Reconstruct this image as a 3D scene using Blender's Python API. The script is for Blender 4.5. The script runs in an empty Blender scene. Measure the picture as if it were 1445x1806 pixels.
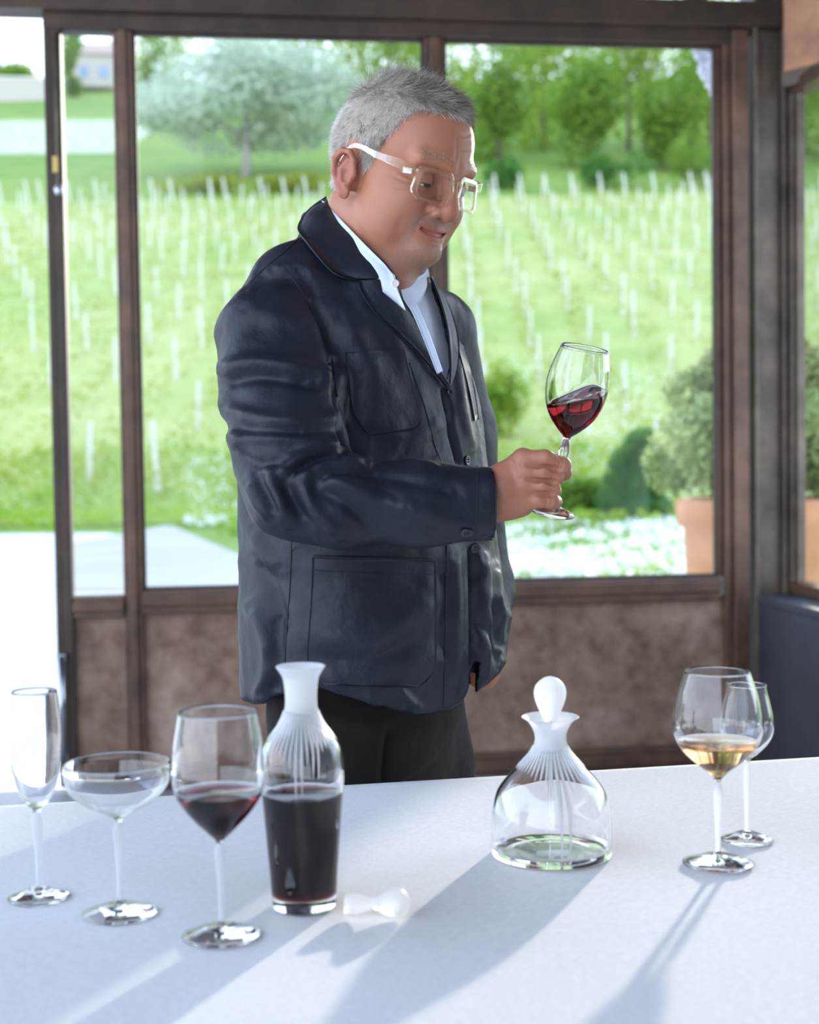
import bpy, math, random
import numpy as np
from mathutils import Vector, Matrix, Quaternion
# ------------------------------------------------------------------ camera
SC = bpy.context.scene
COL = SC.collection
FPX = 2500.0
PITCH, ROLL, CAMZ = math.radians(2.25), math.radians(-0.75), 1.21
_f = np.array([0, math.cos(PITCH), -math.sin(PITCH)])
_u0 = np.array([0, math.sin(PITCH), math.cos(PITCH)])
_r0 = np.array([1.0, 0, 0])
_r = _r0 * math.cos(ROLL) + _u0 * math.sin(ROLL)
_u = _u0 * math.cos(ROLL) - _r0 * math.sin(ROLL)
_C = np.array([0, 0, CAMZ])
cam_data = bpy.data.cameras.new('camera')
cam = bpy.data.objects.new('camera', cam_data)
COL.objects.link(cam)
cam.matrix_world = Matrix(((_r[0], _u[0], -_f[0], _C[0]), (_r[1], _u[1], -_f[1], _C[1]),
                           (_r[2], _u[2], -_f[2], _C[2]), (0, 0, 0, 1)))
cam_data.sensor_fit = 'VERTICAL'
cam_data.sensor_height = 36.0
cam_data.lens = FPX / 1806 * 36.0
cam_data.clip_start, cam_data.clip_end = 0.05, 2000
cam_data.dof.use_dof = True
cam_data.dof.focus_distance = 2.0
cam_data.dof.aperture_fstop = 4.2
SC.camera = cam
# ------------------------------------------------------------------ sky, sun, exposure
world = bpy.data.worlds.new('sky'); SC.world = world; world.use_nodes = True
wn, wl = world.node_tree.nodes, world.node_tree.links
wn.clear()
w_tc = wn.new('ShaderNodeTexCoord'); w_sep = wn.new('ShaderNodeSeparateXYZ')
w_rmp = wn.new('ShaderNodeValToRGB'); w_bg = wn.new('ShaderNodeBackground'); w_out = wn.new('ShaderNodeOutputWorld')
wl.new(w_tc.outputs['Generated'], w_sep.inputs[0]); wl.new(w_sep.outputs['Z'], w_rmp.inputs[0])
wl.new(w_rmp.outputs[0], w_bg.inputs[0]); wl.new(w_bg.outputs[0], w_out.inputs[0])
w_rmp.color_ramp.elements[0].position = 0.0; w_rmp.color_ramp.elements[0].color = (0.85, 0.935, 1.06, 1)
w_rmp.color_ramp.elements[1].position = 0.9; w_rmp.color_ramp.elements[1].color = (0.48, 0.68, 1.06, 1)
w_bg.inputs[1].default_value = 1.35
SUN_EL, SUN_AZ = math.radians(12.2), math.radians(23)      # azimuth measured from +Y towards +X
sun_dir = Vector((math.sin(SUN_AZ) * math.cos(SUN_EL), math.cos(SUN_AZ) * math.cos(SUN_EL), math.sin(SUN_EL)))
sd = bpy.data.lights.new('sun', 'SUN'); sun = bpy.data.objects.new('sun', sd); COL.objects.link(sun)
sd.energy, sd.angle, sd.color = 1.9, math.radians(1.6), (1.0, 0.93, 0.82)
sun.rotation_euler = sun_dir.to_track_quat('Z', 'Y').to_euler()
SC.view_settings.view_transform = 'Standard'; SC.view_settings.look = 'None'
SC.view_settings.gamma = 1.0; SC.view_settings.use_curve_mapping = False
SC.view_settings.exposure = 1.27
SC.cycles.max_bounces = 20; SC.cycles.transmission_bounces = 20; SC.cycles.glossy_bounces = 8
SC.cycles.diffuse_bounces = 4; SC.cycles.transparent_max_bounces = 24
SC.cycles.sample_clamp_indirect = 8.0

# ------------------------------------------------------------------ helpers
rng = np.random.default_rng(7)
random.seed(7)
def ray(px, py):
    return _f * FPX + _r * (px - 722.5) - _u * (py - 903.0)
def P(px, py, d):
    """the point seen at a photograph pixel whose world depth (Y) is d metres"""
    v = ray(px, py); return _C + v * (d / v[1])
def onz(px, py, z):
    v = ray(px, py); return _C + v * ((z - CAMZ) / v[2])
def project(p):
    v = np.asarray(p, float) - _C; w = v @ _f
    return 722.5 + FPX * (v @ _r) / w, 903.0 - FPX * (v @ _u) / w
def tag(o, label=None, cat=None, group=None, kind=None):
    if label: o['label'] = label
    if cat: o['category'] = cat
    if group: o['group'] = group
    if kind: o['kind'] = kind
    return o
def empty(name, loc=(0, 0, 0), label=None, cat=None, group=None, kind=None, rz=0.0):
    o = bpy.data.objects.new(name, None); COL.objects.link(o)
    o.location = tuple(float(c) for c in loc); o.rotation_euler = (0, 0, rz); o.empty_display_size = 0.1
    return tag(o, label, cat, group, kind)
def world_of(o):
    m = Matrix.LocRotScale(o.location, o.rotation_euler, o.scale)
    return m if o.parent is None else world_of(o.parent) @ o.matrix_parent_inverse @ m
def mk(name, verts, faces, mat, parent=None, smooth=True, local=True):
    """one mesh object; verts are in the parent's space when local, else in world space"""
    me = bpy.data.meshes.new(name)
    verts = np.asarray(verts, dtype=np.float64)
    if isinstance(faces, np.ndarray):
        n, k = faces.shape
        me.vertices.add(len(verts)); me.vertices.foreach_set('co', verts.astype(np.float32).ravel())
        me.loops.add(n * k); me.loops.foreach_set('vertex_index', faces.astype(np.int32).ravel())
        me.polygons.add(n); me.polygons.foreach_set('loop_start', np.arange(0, n * k, k, dtype=np.int32))
        me.update(calc_edges=True); me.validate()
    else:
        me.from_pydata([tuple(v) for v in verts], [], faces); me.update()
    if smooth: me.polygons.foreach_set('use_smooth', np.ones(len(me.polygons), dtype=bool))
    for m in (mat if isinstance(mat, (list, tuple)) else [mat]): me.materials.append(m)
    o = bpy.data.objects.new(name, me); COL.objects.link(o)
    if parent is not None:
        o.parent = parent
        if not local:
            o.matrix_parent_inverse = world_of(parent).inverted()
    return o
def bevel(o, w, seg=2):
    m = o.modifiers.new('bevel', 'BEVEL'); m.width = w; m.segments = seg; m.limit_method = 'ANGLE'
    return o
_BF = [(0, 3, 2, 1), (4, 5, 6, 7), (0, 1, 5, 4), (1, 2, 6, 5), (2, 3, 7, 6), (3, 0, 4, 7)]
def boxv(x0, x1, y0, y1, z0, z1):
    return [(x0, y0, z0), (x1, y0, z0), (x1, y1, z0), (x0, y1, z0), (x0, y0, z1), (x1, y0, z1), (x1, y1, z1), (x0, y1, z1)]
def boxes(name, bl, mat, parent=None, bev=0.004):
    V, Fc = [], []
    for b in bl:
        n = len(V); V += boxv(*b); Fc += [tuple(i + n for i in f) for f in _BF]
    o = mk(name, V, Fc, mat, parent, smooth=False)
    if bev: bevel(o, bev)
    return o
def crom(pts, n):
    """Catmull-Rom through 2-D or 3-D points, n samples per span"""
    p = np.asarray(pts, float); p = np.vstack([2 * p[0] - p[1], p, 2 * p[-1] - p[-2]])
    out = []
    for i in range(1, len(p) - 2):
        for t in np.arange(n) / n:
            out.append(0.5 * ((2 * p[i]) + (p[i + 1] - p[i - 1]) * t + (2 * p[i - 1] - 5 * p[i] + 4 * p[i + 1] - p[i + 2]) * t * t
                              + (3 * p[i] - p[i - 1] - 3 * p[i + 1] + p[i + 2]) * t ** 3))
    out.append(p[-2]); return np.array(out)
def lathe_vf(prof, seg=72, closed=False):
    """prof: (r, z) list. Points with r=0 become poles; closed joins last ring to first"""
    V, Fc, rings = [], [], []
    for r_, z_ in prof:
        if r_ < 1e-6:
            rings.append([len(V)]); V.append((0, 0, z_))
        else:
            rings.append(list(range(len(V), len(V) + seg)))
            for k in range(seg):
                a = 2 * math.pi * k / seg; V.append((r_ * math.cos(a), r_ * math.sin(a), z_))
    pairs = list(zip(rings[:-1], rings[1:])) + ([(rings[-1], rings[0])] if closed else [])
    for A, B in pairs:
        if len(A) == 1 and len(B) == 1: continue
        for k in range(seg):
            j = (k + 1) % seg
            if len(A) == 1: Fc.append((A[0], B[j], B[k]))
            elif len(B) == 1: Fc.append((A[k], A[j], B[0]))
            else: Fc.append((A[k], A[j], B[j], B[k]))
    return V, Fc
def lathe(name, prof, mat, parent=None, seg=72, closed=False):
    V, Fc = lathe_vf(prof, seg, closed)
    return mk(name, V, Fc, mat, parent)
def tube_vf(pts, rad, seg=8, cap=True):
    pts = np.asarray(pts, float); n = len(pts)
    rad = np.full(n, rad) if np.isscalar(rad) else np.asarray(rad)
    tg = np.gradient(pts, axis=0); tg /= np.linalg.norm(tg, axis=1)[:, None] + 1e-12
    ref = np.array([0, 0, 1.0]) if abs(tg[0][2]) < .9 else np.array([1.0, 0, 0])
    V, Fc = [], []
    for i in range(n):
        a = np.cross(tg[i], ref); a /= np.linalg.norm(a) + 1e-12; b = np.cross(tg[i], a); ref = np.cross(a, tg[i])
        for k in range(seg):
            t = 2 * math.pi * k / seg; V.append(pts[i] + rad[i] * (a * math.cos(t) + b * math.sin(t)))
    for i in range(n - 1):
        for k in range(seg):
            j = (k + 1) % seg; Fc.append((i * seg + k, i * seg + j, (i + 1) * seg + j, (i + 1) * seg + k))
    if cap:
        Fc.append(tuple(range(seg - 1, -1, -1))); Fc.append(tuple((n - 1) * seg + k for k in range(seg)))
    return V, Fc
def tube(name, pts, rad, mat, parent=None, seg=8, local=True):
    V, Fc = tube_vf(pts, rad, seg); return mk(name, V, Fc, mat, parent, local=local)

# ------------------------------------------------------------------ materials
class NT:
    def __init__(s, name):
        s.m = bpy.data.materials.new(name); s.m.use_nodes = True
        s.n, s.l = s.m.node_tree.nodes, s.m.node_tree.links
        s.b = s.n['Principled BSDF']; s.out = s.n['Material Output']
    def set(s, **k):
        for a, v in k.items():
            i = s.b.inputs[a.replace('_', ' ')]
            i.default_value = (*v, 1) if isinstance(v, tuple) and len(v) == 3 and i.type == 'RGBA' else v
        return s
    def node(s, t, **k):
        n = s.n.new(t)
        for a, v in k.items():
            if a in n.inputs: n.inputs[a].default_value = v
            else: setattr(n, a, v)
        return n
    def coord(s, which='Object', scale=(1, 1, 1)):
        tc = s.node('ShaderNodeTexCoord'); mp = s.node('ShaderNodeMapping'); mp.inputs['Scale'].default_value = scale
        s.l.new(tc.outputs[which], mp.inputs[0]); return mp.outputs[0]
    def noise(s, scale, detail=4, rough=.55, co=None, sc3=(1, 1, 1)):
        n = s.node('ShaderNodeTexNoise'); n.inputs['Scale'].default_value = scale
        n.inputs['Detail'].default_value = detail; n.inputs['Roughness'].default_value = rough
        s.l.new(co if co is not None else s.coord(scale=sc3), n.inputs['Vector']); return n.outputs['Fac']
    def ramp(s, fac, stops):
        r = s.node('ShaderNodeValToRGB'); e = r.color_ramp.elements
        while len(e) < len(stops): e.new(.5)
        for q, (p, c) in zip(e, stops): q.position = p; q.color = (*c, 1)
        s.l.new(fac, r.inputs[0]); return r.outputs[0]
    def mix(s, fac, a, b):
        m = s.node('ShaderNodeMix', data_type='RGBA')
        for sock, v in ((m.inputs[0], fac), (m.inputs[6], a), (m.inputs[7], b)):
            if isinstance(v, tuple): sock.default_value = (*v, 1)
            elif isinstance(v, (int, float)): sock.default_value = v
            else: s.l.new(v, sock)
        return m.outputs[2]
    def color(s, c): s.l.new(c, s.b.inputs['Base Color']); return s
    def bump(s, h, strength=.3, dist=.01):
        b = s.node('ShaderNodeBump'); b.inputs['Strength'].default_value = strength; b.inputs['Distance'].default_value = dist
        s.l.new(h, b.inputs['Height']); s.l.new(b.outputs[0], s.b.inputs['Normal']); return s
def plain(name, c, rough=.5, metal=0.0, **k):
    t = NT(name).set(Base_Color=c, Roughness=rough, Metallic=metal, **k); return t.m
def m_steel(name, dark, mid, rust, rough=.5):
    t = NT(name); n1 = t.noise(3.0, 6, .65); n2 = t.noise(14, 5, .6); n3 = t.noise(60, 3)
    a = t.ramp(n1, [(.32, dark), (.5, mid), (.68, rust)]); b = t.ramp(n2, [(.35, dark), (.7, rust)])
    t.color(t.mix(.35, a, b)).set(Roughness=rough, Metallic=.25).bump(n3, .15, .003); return t.m
M_STEEL = m_steel('rusty_steel', (.05, .03, .02), (.105, .062, .042), (.21, .105, .065), .42)
M_STEELD = m_steel('dark_steel', (.028, .02, .015), (.05, .034, .024), (.08, .05, .034), .5)
M_PANEL = m_steel('rusted_sheet', (.11, .055, .034), (.25, .148, .098), (.46, .33, .25), .5)
M_GREY = m_steel('grey_steel', (.048, .037, .028), (.108, .084, .064), (.20, .155, .115), .45)
M_BEAM = m_steel('orange_rust', (.20, .13, .11), (.46, .22, .12), (.66, .38, .22), .6)
M_SLATE = m_steel('slate_render', (.034, .037, .050), (.050, .054, .070), (.066, .07, .088), .5)
t = NT('old_boards'); nz = t.noise(2, 5, .6, sc3=(6, 6, .6)); t.color(t.ramp(nz, [(.3, (.05, .035, .026)), (.7, (.13, .09, .065))])).set(Roughness=.75); M_WOODW = t.m
M_CHROME = plain('dull_chrome', (.45, .47, .52), .25, 1.0)
M_BRASS = plain('old_brass', (.45, .33, .12), .4, 1.0)
def m_pane():
    t = NT('window_pane'); tr = t.node('ShaderNodeBsdfTransparent'); gl = t.node('ShaderNodeBsdfGlossy'); gl.inputs['Roughness'].default_value = .02
    lw = t.node('ShaderNodeLayerWeight'); lw.inputs[0].default_value = .5
    pw = t.node('ShaderNodeMath', operation='POWER'); pw.inputs[1].default_value = 5; t.l.new(lw.outputs['Facing'], pw.inputs[0])
    fr = t.node('ShaderNodeMath', operation='MULTIPLY_ADD'); fr.inputs[1].default_value = .93; fr.inputs[2].default_value = .012; t.l.new(pw.outputs[0], fr.inputs[0]); mx = t.node('ShaderNodeMixShader')
    tr.inputs[0].default_value = (.985, .99, .985, 1)
    t.l.new(fr.outputs[0], mx.inputs[0]); t.l.new(tr.outputs[0], mx.inputs[1]); t.l.new(gl.outputs[0], mx.inputs[2]); t.l.new(mx.outputs[0], t.out.inputs[0])
    return t.m
M_PANE = m_pane()

# ------------------------------------------------------------------ the glazed back wall
YAW = math.radians(7.12)
WO = np.array([0, 5.3, 0.0]); WD = np.array([math.cos(YAW), math.sin(YAW), 0]); WN = np.array([math.sin(YAW), -math.cos(YAW), 0])
def wl_(px, py):
    """wall coordinates (s, z) of a pixel on the inner face of the back wall"""
    v = ray(px, py); t = ((WO - _C) @ WN) / (v @ WN); q = _C + v * t
    return float((q - WO) @ WD), float(q[2])
def ws(px, py=550): return wl_(px, py)[0]
# a wall-local frame: x = s along the wall, y = away from the room (outwards), z = up
def wall_empty(name, **k): return empty(name, WO, rz=YAW, **k)
Z_SILL, Z_TOP = CAMZ - .478, CAMZ + 1.542
sA0, sA1 = ws(88), ws(119); sB0, sB1 = ws(209), ws(243); sC0, sC1 = ws(753), ws(787)
sD0, sD1 = ws(1264), ws(1314); sE0, sE1 = ws(1322), ws(1378)
Z_BEAM0 = wl_(40, 24)[1]; Z_BEAM1 = wl_(1150, 7)[1]
Z_LOW = Z_SILL - .085
wall_back = wall_empty('wall_back', kind='structure')
boxes('sill_rail', [(sB1, sD0, -.035, .05, Z_LOW, Z_SILL), (sB1, sD0, -.05, -.035, Z_SILL - .055, Z_SILL - .012)], M_STEEL, wall_back)
boxes('mullion', [(sC0, sC1, -.02, .05, Z_SILL, Z_TOP), (sC0 + .02, sC1 - .02, -.04, -.02, Z_SILL, Z_TOP)], M_STEEL, wall_back)
boxes('corner_post', [(sD0, sD0 + .022, -.0, .05, Z_SILL, Z_TOP + .05), (sD0 + .022, sD0 + .052, -.025, .05, 0, Z_TOP + .05), (sD0 + .052, sD1, -.05, .05, 0, Z_TOP + .05)], M_STEEL, wall_back)
boxes('head_rail', [(sA0, sD1, -.03, .05, Z_TOP, Z_BEAM0 + .02)], M_STEELD, wall_back)
boxes('bottom_rail', [(sB1, sD0 + .03, -.035, .05, 0.0, .085), (sB1, sD0 + .03, -.05, -.035, .02, .06)], M_STEEL, wall_back)
pan = boxes('rusted_panel', [(sB1 - .01, sD0 + .03, .012, .03, .06, Z_LOW + .01)], M_PANEL, wall_back, 0)
trim_1 = wall_empty('trim_1', kind='structure')
boxes('header_beam', [(-3.2, sE1 + .1, -.07, .06, Z_BEAM0, Z_BEAM1)], M_STEELD, trim_1)
# corner column: an H section of grey steel between back and right walls
column = wall_empty('trim_2', kind='structure')
boxes('column_web', [(sE0, sE0 + .018, -.06, .1, 0, 3.4), (sE0 + .018, sE1 - .015, -.025, .01, 0, 3.4), (sE1 - .015, sE1, -.06, .06, 0, 3.4), (sE1, sE1 + .05, -.02, .06, 0, 3.4)], M_GREY, column)

# ------------------------------------------------------------------ the narrow door leaf at the left
door_1 = wall_empty('door_1', kind='structure')
ZT = Z_TOP; zs = Z_SILL - .015
boxes('door_stile', [(sA0, sA0 + .03, -.02, .055, .02, ZT + .05), (sA0 + .03, sA1, -.035, .05, .02, ZT)], M_STEELD, door_1)
boxes('door_stile', [(sB0, sB1, -.02, .05, .02, ZT), (sB0 + .02, sB1 - .02, -.04, -.02, .02, ZT)], M_STEEL, door_1)
boxes('door_rail', [(sA1, sB0, -.03, .05, zs - .08, zs), (sA1, sB0, -.045, -.03, zs - .055, zs - .02)], M_STEEL, door_1)
boxes('door_rail', [(sA1, sB0, -.03, .05, .02, .12)], M_STEEL, door_1)
boxes('door_rail', [(sA1, sB0, -.02, .05, ZT - .004, ZT + .03)], M_STEELD, door_1)
boxes('door_panel', [(sA1 - .005, sB0 + .005, .012, .03, .1, zs - .06)], M_PANEL, door_1, 0)
boxes('door_pane', [(sA1, sB0, .018, .022, zs, ZT)], M_PANE, door_1, 0)
hx = ws(106, 1200); hz1 = wl_(112, 1152)[1]; hz0 = wl_(112, 1335)[1]
hd = tube('pull_handle', [(hx + .012, -.07, hz0), (hx + .012, -.07, hz1)], .016, M_CHROME, door_1, 12)
boxes('handle_bracket', [(hx - .005, hx + .03, -.075, -.03, hz1 - .02, hz1 + .006)], M_CHROME, hd, .002)
boxes('handle_bracket', [(hx - .005, hx + .03, -.075, -.03, hz0, hz0 + .03)], M_CHROME, hd, .002)
rx = ws(93, 200); rz1 = wl_(93, 62)[1]; rz0 = wl_(97, 340)[1]
rod = tube('bolt_rod', [(rx + .02, -.046, rz0), (rx + .02, -.046, rz1)], .007, M_GREY, door_1, 8)
V, Fc = lathe_vf([(0, -.02), (.012, -.017), (.019, 0), (.012, .017), (0, .02)], 16)
mk('rod_knob', [(v[0] + rx + .022, v[1] - .052, v[2] + rz0) for v in V], Fc, M_CHROME, rod)
boxes('rod_guide', [(rx + .002, rx + .022, -.055, -.035, wl_(93, 310)[1], wl_(93, 280)[1])], M_BRASS, rod, .002)
# ------------------------------------------------------------------ the panes
def window(n, s0, s1, z0, z1):
    w = wall_empty('window_%d' % n, kind='structure')
    boxes('pane', [(s0, s1, .018, .022, z0, z1)], M_PANE, w, 0)
    b = .012
    boxes('glazing_bead', [(s0, s0 + b, -.004, .016, z0, z1), (s1 - b, s1, -.004, .016, z0, z1), (s0, s1, -.004, .016, z0, z0 + b), (s0, s1, -.004, .016, z1 - b, z1)], M_STEELD, w, 0)
    return w
window(1, sB1, sC0, Z_SILL, Z_TOP)
window(2, sC1, sD0, Z_SILL, Z_TOP)
# ------------------------------------------------------------------ right wall: low wall with ledge, window, rusty beam (wall-local frame, running towards the camera = -y)
RL = 3.6
wall_right = wall_empty('wall_right', kind='structure')
zl = wl_(1330, 1046)[1]
boxes('low_wall', [(sE0 + .012, sE1 + .28, -RL, -.061, 0, zl - .03)], M_SLATE, wall_right)
boxes('ledge', [(sE0 + .002, sE1 + .12, -RL, -.061, zl - .03, zl)], M_SLATE, wall_right)
xw = sE1 + .03
window_3 = wall_empty('window_3', kind='structure')
zr0 = zl + .045; zr1 = wl_(1400, 166)[1] - .02
boxes('window_rail', [(xw - .02, xw + .06, -RL, -.061, zl, zr0)], M_STEEL, window_3)
boxes('window_rail', [(xw - .02, xw + .06, -RL, -.061, zr1, zr1 + .05)], M_STEEL, window_3)
ypost = [(-.115, -.02), (-1.75, -1.68), (-RL, -RL + .07)]
for a, b in ypost:
    boxes('window_post', [(xw - .012, xw + .02, a, b, zr0, zr1), (xw - .026, xw - .012, a + .02, b - .015, zr0, zr1)], M_GREY, window_3)
boxes('pane', [(xw + .008, xw + .012, -1.68, -.115, zr0, zr1)], M_PANE, window_3, 0)
boxes('pane', [(xw + .008, xw + .012, -RL + .07, -1.75, zr0, zr1)], M_PANE, window_3, 0)
trim_3 = wall_empty('trim_3', kind='structure')
zb0 = wl_(1380, 128)[1] - .03
beam = boxes('rusty_beam', [(0, .36, -.02, .16, 0, .40)], M_BEAM, trim_3, .008)
lip = boxes('beam_lip', [(.0, .36, -.03, .12, -.055, 0)], M_GREY, trim_3, .005)
head = boxes('window_head', [(xw + .14, xw + .22, -RL, -.06, zr1 + .05, zb0 + .3)], M_STEELD, trim_3, .005)
bx0, bz0 = wl_(1364, 139)
for o in (beam, lip): o.location = (bx0 + .02, -.075, bz0); o.rotation_euler = (0, 0, -math.radians(56))
boxes('side_wall', [(xw, xw + .2, -10.5, -RL - .02, 0, 7.4)], M_WOODW, wall_right, 0)
boxes('side_wall', [(xw + .14, xw + .3, -RL - .02, .06, zb0 + .3, 7.4)], M_WOODW, wall_right, 0)
boxes('rear_boards', [(-.9, xw + .2, -10.6, -10.4, 0, 7.6)], M_WOODW, wall_empty('wall_rear', kind='structure'), 0)
# ------------------------------------------------------------------ floor and roof
t = NT('concrete'); nz = t.noise(6, 6); t.color(t.ramp(nz, [(.3, (.24, .24, .25)), (.7, (.34, .34, .345))])).set(Roughness=.7); M_CONC = t.m
fl = mk('floor', boxv(-3.4, sE1 + .3, -10.5, .06, -.12, 0), _BF, M_CONC, wall_empty('floor', kind='structure'), False)
fl.name = 'floor_slab'
t = NT('roof_wood'); nz = t.noise(3, 5, .6, sc3=(1, 14, 14)); t.color(t.ramp(nz, [(.3, (.045, .026, .016)), (.7, (.13, .075, .045))])).set(Roughness=.65); M_WOOD = t.m
ceil = wall_empty('ceiling', kind='structure')
def roofz(y): return 3.12 - .42 * y     # y in wall-local, roof rises towards the room
for i in range(30):
    y1 = .12 - i * .3; y0 = y1 - .295
    V = [(-3.4, y0, roofz(y0)), (sE1 + .5, y0, roofz(y0)), (sE1 + .5, y1, roofz(y1)), (-3.4, y1, roofz(y1))]
    V += [(a, b, c + .04) for a, b, c in V]
    mk('roof_board', V, _BF, M_WOOD, ceil, False)
for i, sx in enumerate(np.arange(-3.2, sE1 + .4, .62)):
    V = []
    for y in (.1, -8.9):
        for dx, dz in ((-.04, -.16), (.04, -.16), (.04, 0), (-.04, 0)): V.append((sx + dx, y, roofz(y) + dz))
    mk('rafter', V, [(0, 1, 2, 3), (7, 6, 5, 4), (0, 4, 5, 1), (1, 5, 6, 2), (2, 6, 7, 3), (3, 7, 4, 0)], M_WOOD, ceil, False)
# ------------------------------------------------------------------ outdoors: terrain
def sstep(a, b, x):
    t = np.clip((np.asarray(x, float) - a) / (b - a), 0, 1); return t * t * (3 - 2 * t)
def terrain(X, Y):
    X = np.asarray(X, float); Y = np.asarray(Y, float)
    z = .275 * np.clip(Y - 28, 0, None) + .06 * np.clip(Y - 95, 0, None)
    z = z - .13 * np.clip(Y - 200, 0, None)
    q = X / np.maximum(Y, 1)
    return -.02 + z * (1 - .75 * sstep(.345, .46, q))
def grid_mesh(name, xs, ys, mat, parent=None, dz=0.0, zf=terrain):
    X, Y = np.meshgrid(xs, ys, indexing='ij'); Z = zf(X, Y) + dz
    V = np.stack([X, Y, Z], -1).reshape(-1, 3); nx, ny = len(xs), len(ys)
    i, j = np.meshgrid(np.arange(nx - 1), np.arange(ny - 1), indexing='ij'); a = (i * ny + j).ravel()
    return mk(name, V, np.stack([a, a + ny, a + ny + 1, a + 1], -1), mat, parent)
t = NT('meadow_grass')
n1 = t.noise(.35, 6, .6, sc3=(1, 1, 1)); n2 = t.noise(.06, 3); n3 = t.noise(6, 3)
g1 = t.ramp(n1, [(.3, (.075, .165, .010)), (.5, (.15, .25, .022)), (.7, (.25, .30, .05))])
g2 = t.ramp(n2, [(.35, (.105, .215, .016)), (.65, (.22, .275, .036))])
t.color(t.mix(.5, g1, g2)).set(Roughness=.9).bump(n3, .5, .05); M_MEADOW = t.m
t = NT('vineyard_slope')
n1 = t.noise(.5, 6, .65); n2 = t.noise(.08, 3)
g1 = t.ramp(n1, [(.3, (.17, .25, .03)), (.5, (.31, .365, .085)), (.7, (.47, .44, .18))])
g2 = t.ramp(n2, [(.35, (.24, .33, .06)), (.65, (.42, .42, .15))])
t.color(t.mix(.5, g1, g2)).set(Roughness=.9); M_VINE_G = t.m
ground = grid_mesh('ground', np.linspace(-150, 190, 100), np.concatenate([np.linspace(5.6, 30, 20), np.linspace(32, 330, 110)]), M_MEADOW)
tag(ground, kind='structure')
vs = grid_mesh('vineyard_ground', np.linspace(-40, 42, 50), np.linspace(27, 95, 50), M_VINE_G, None, .03); tag(vs, kind='structure')
t = NT('pale_gravel'); n1 = t.noise(1.2, 6, .65); t.color(t.ramp(n1, [(.3, (.50, .47, .42)), (.7, (.66, .63, .58))])).set(Roughness=.9).bump(t.noise(60, 3), .4, .01); M_GRAVEL = t.m
t = NT('grey_road'); n1 = t.noise(.8, 6, .6); t.color(t.ramp(n1, [(.3, (.36, .33, .29)), (.7, (.46, .43, .385))])).set(Roughness=.9); M_ROAD = t.m
def poly_slab(name, px_pts, z, mat, th=.02):
    """ground patch given by its outline as seen on the flat ground"""
    V = [onz(a, b, z) for a, b in px_pts]; n = len(V)
    V = V + [v - np.array([0, 0, th]) for v in V]
    Fc = [tuple(range(n)), tuple(range(2 * n - 1, n - 1, -1))] + [(i, i + n, (i + 1) % n + n, (i + 1) % n) for i in range(n)]
    o = mk(name, V, Fc, mat, None, False); tag(o, kind='structure'); return o
V = [(-30, 5.4), (1.2, 5.6), (3.8, 8.5), (-.4, 14.0), (-1.6, 15.6), (-3.5, 20.5), (-5.0, 23.4), (-30, 24.6)]
n = len(V); VV = [(x, y, .012) for x, y in V] + [(x, y, -.03) for x, y in V]
tag(mk('gravel_yard', VV, [tuple(range(n)), tuple(range(2 * n - 1, n - 1, -1))] + [(i, i + n, (i + 1) % n + n, (i + 1) % n) for i in range(n)], M_GRAVEL, None, False), kind='structure')
poly_slab('road', [(130, 958), (300, 925), (345, 945), (440, 985), (520, 1010), (500, 1042), (130, 1040)], .03, M_ROAD)
# ------------------------------------------------------------------ leaves and flowers
def m_leaf(name, a, b, trans=.5):
    t = NT(name); oi = t.noise(1.3, 3); c = t.ramp(oi, [(.3, a), (.7, b)])
    df = t.node('ShaderNodeBsdfDiffuse'); tl = t.node('ShaderNodeBsdfTranslucent'); mx = t.node('ShaderNodeMixShader'); mx.inputs[0].default_value = trans
    t.l.new(c, df.inputs[0]); t.l.new(c, tl.inputs[0]); t.l.new(df.outputs[0], mx.inputs[1]); t.l.new(tl.outputs[0], mx.inputs[2]); t.l.new(mx.outputs[0], t.out.inputs[0])
    return t.m
def leaf_quads(C, size, up=.0, aspect=.55):
    """C (n,3) centres -> verts, faces of bent little leaves (two quads each)"""
    n = len(C); a = rng.normal(size=(n, 3)); a[:, 2] += up; a /= np.linalg.norm(a, axis=1)[:, None]
    b = rng.normal(size=(n, 3)); b -= (b * a).sum(1)[:, None] * a; b /= np.linalg.norm(b, axis=1)[:, None]
    c = np.cross(a, b); s = (size * rng.uniform(.6, 1.3, n))[:, None]
    w = s * aspect * .5
    V = np.stack([C - b * s * .5, C - c * w + a * w * .4, C + c * w + a * w * .4, C + b * s * .5], 1)
    k = np.arange(n)[:, None] * 4
    return V.reshape(-1, 3), np.concatenate([k + np.array([[0, 1, 2, 2]]) * 0 + np.array([[0, 2, 3, 1]])], 0)
def blob_points(n, blobs):
    """points in the shells of ellipsoids (cx,cy,cz,rx,ry,rz)"""
    B = np.array(blobs, float); w = B[:, 3] * B[:, 5]; idx = rng.choice(len(B), n, p=w / w.sum())
    d = rng.normal(size=(n, 3)); d /= np.linalg.norm(d, axis=1)[:, None]
    r = rng.uniform(.15, 1, n) ** .45
    return B[idx, :3] + d * r[:, None] * B[idx, 3:]
def foliage(name, n, blobs, size, mat, parent=None, up=0.0):
    V, Fc = leaf_quads(blob_points(n, blobs), size, up); return mk(name, V, Fc, mat, parent, False)
M_L_BRIGHT = m_leaf('bright_leaves', (.18, .36, .03), (.46, .54, .10))
M_L_MID = m_leaf('mid_leaves', (.12, .26, .03), (.32, .44, .09))
M_L_SILVER = m_leaf('silver_leaves', (.46, .55, .42), (.68, .74, .60))
M_L_DARK = m_leaf('dark_leaves', (.05, .17, .035), (.15, .32, .07), .4)
M_L_BOX = m_leaf('glossy_box_leaves', (.22, .34, .09), (.55, .62, .30))
M_L_YEL = m_leaf('yellow_green_leaves', (.27, .34, .04), (.42, .44, .10))
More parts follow.
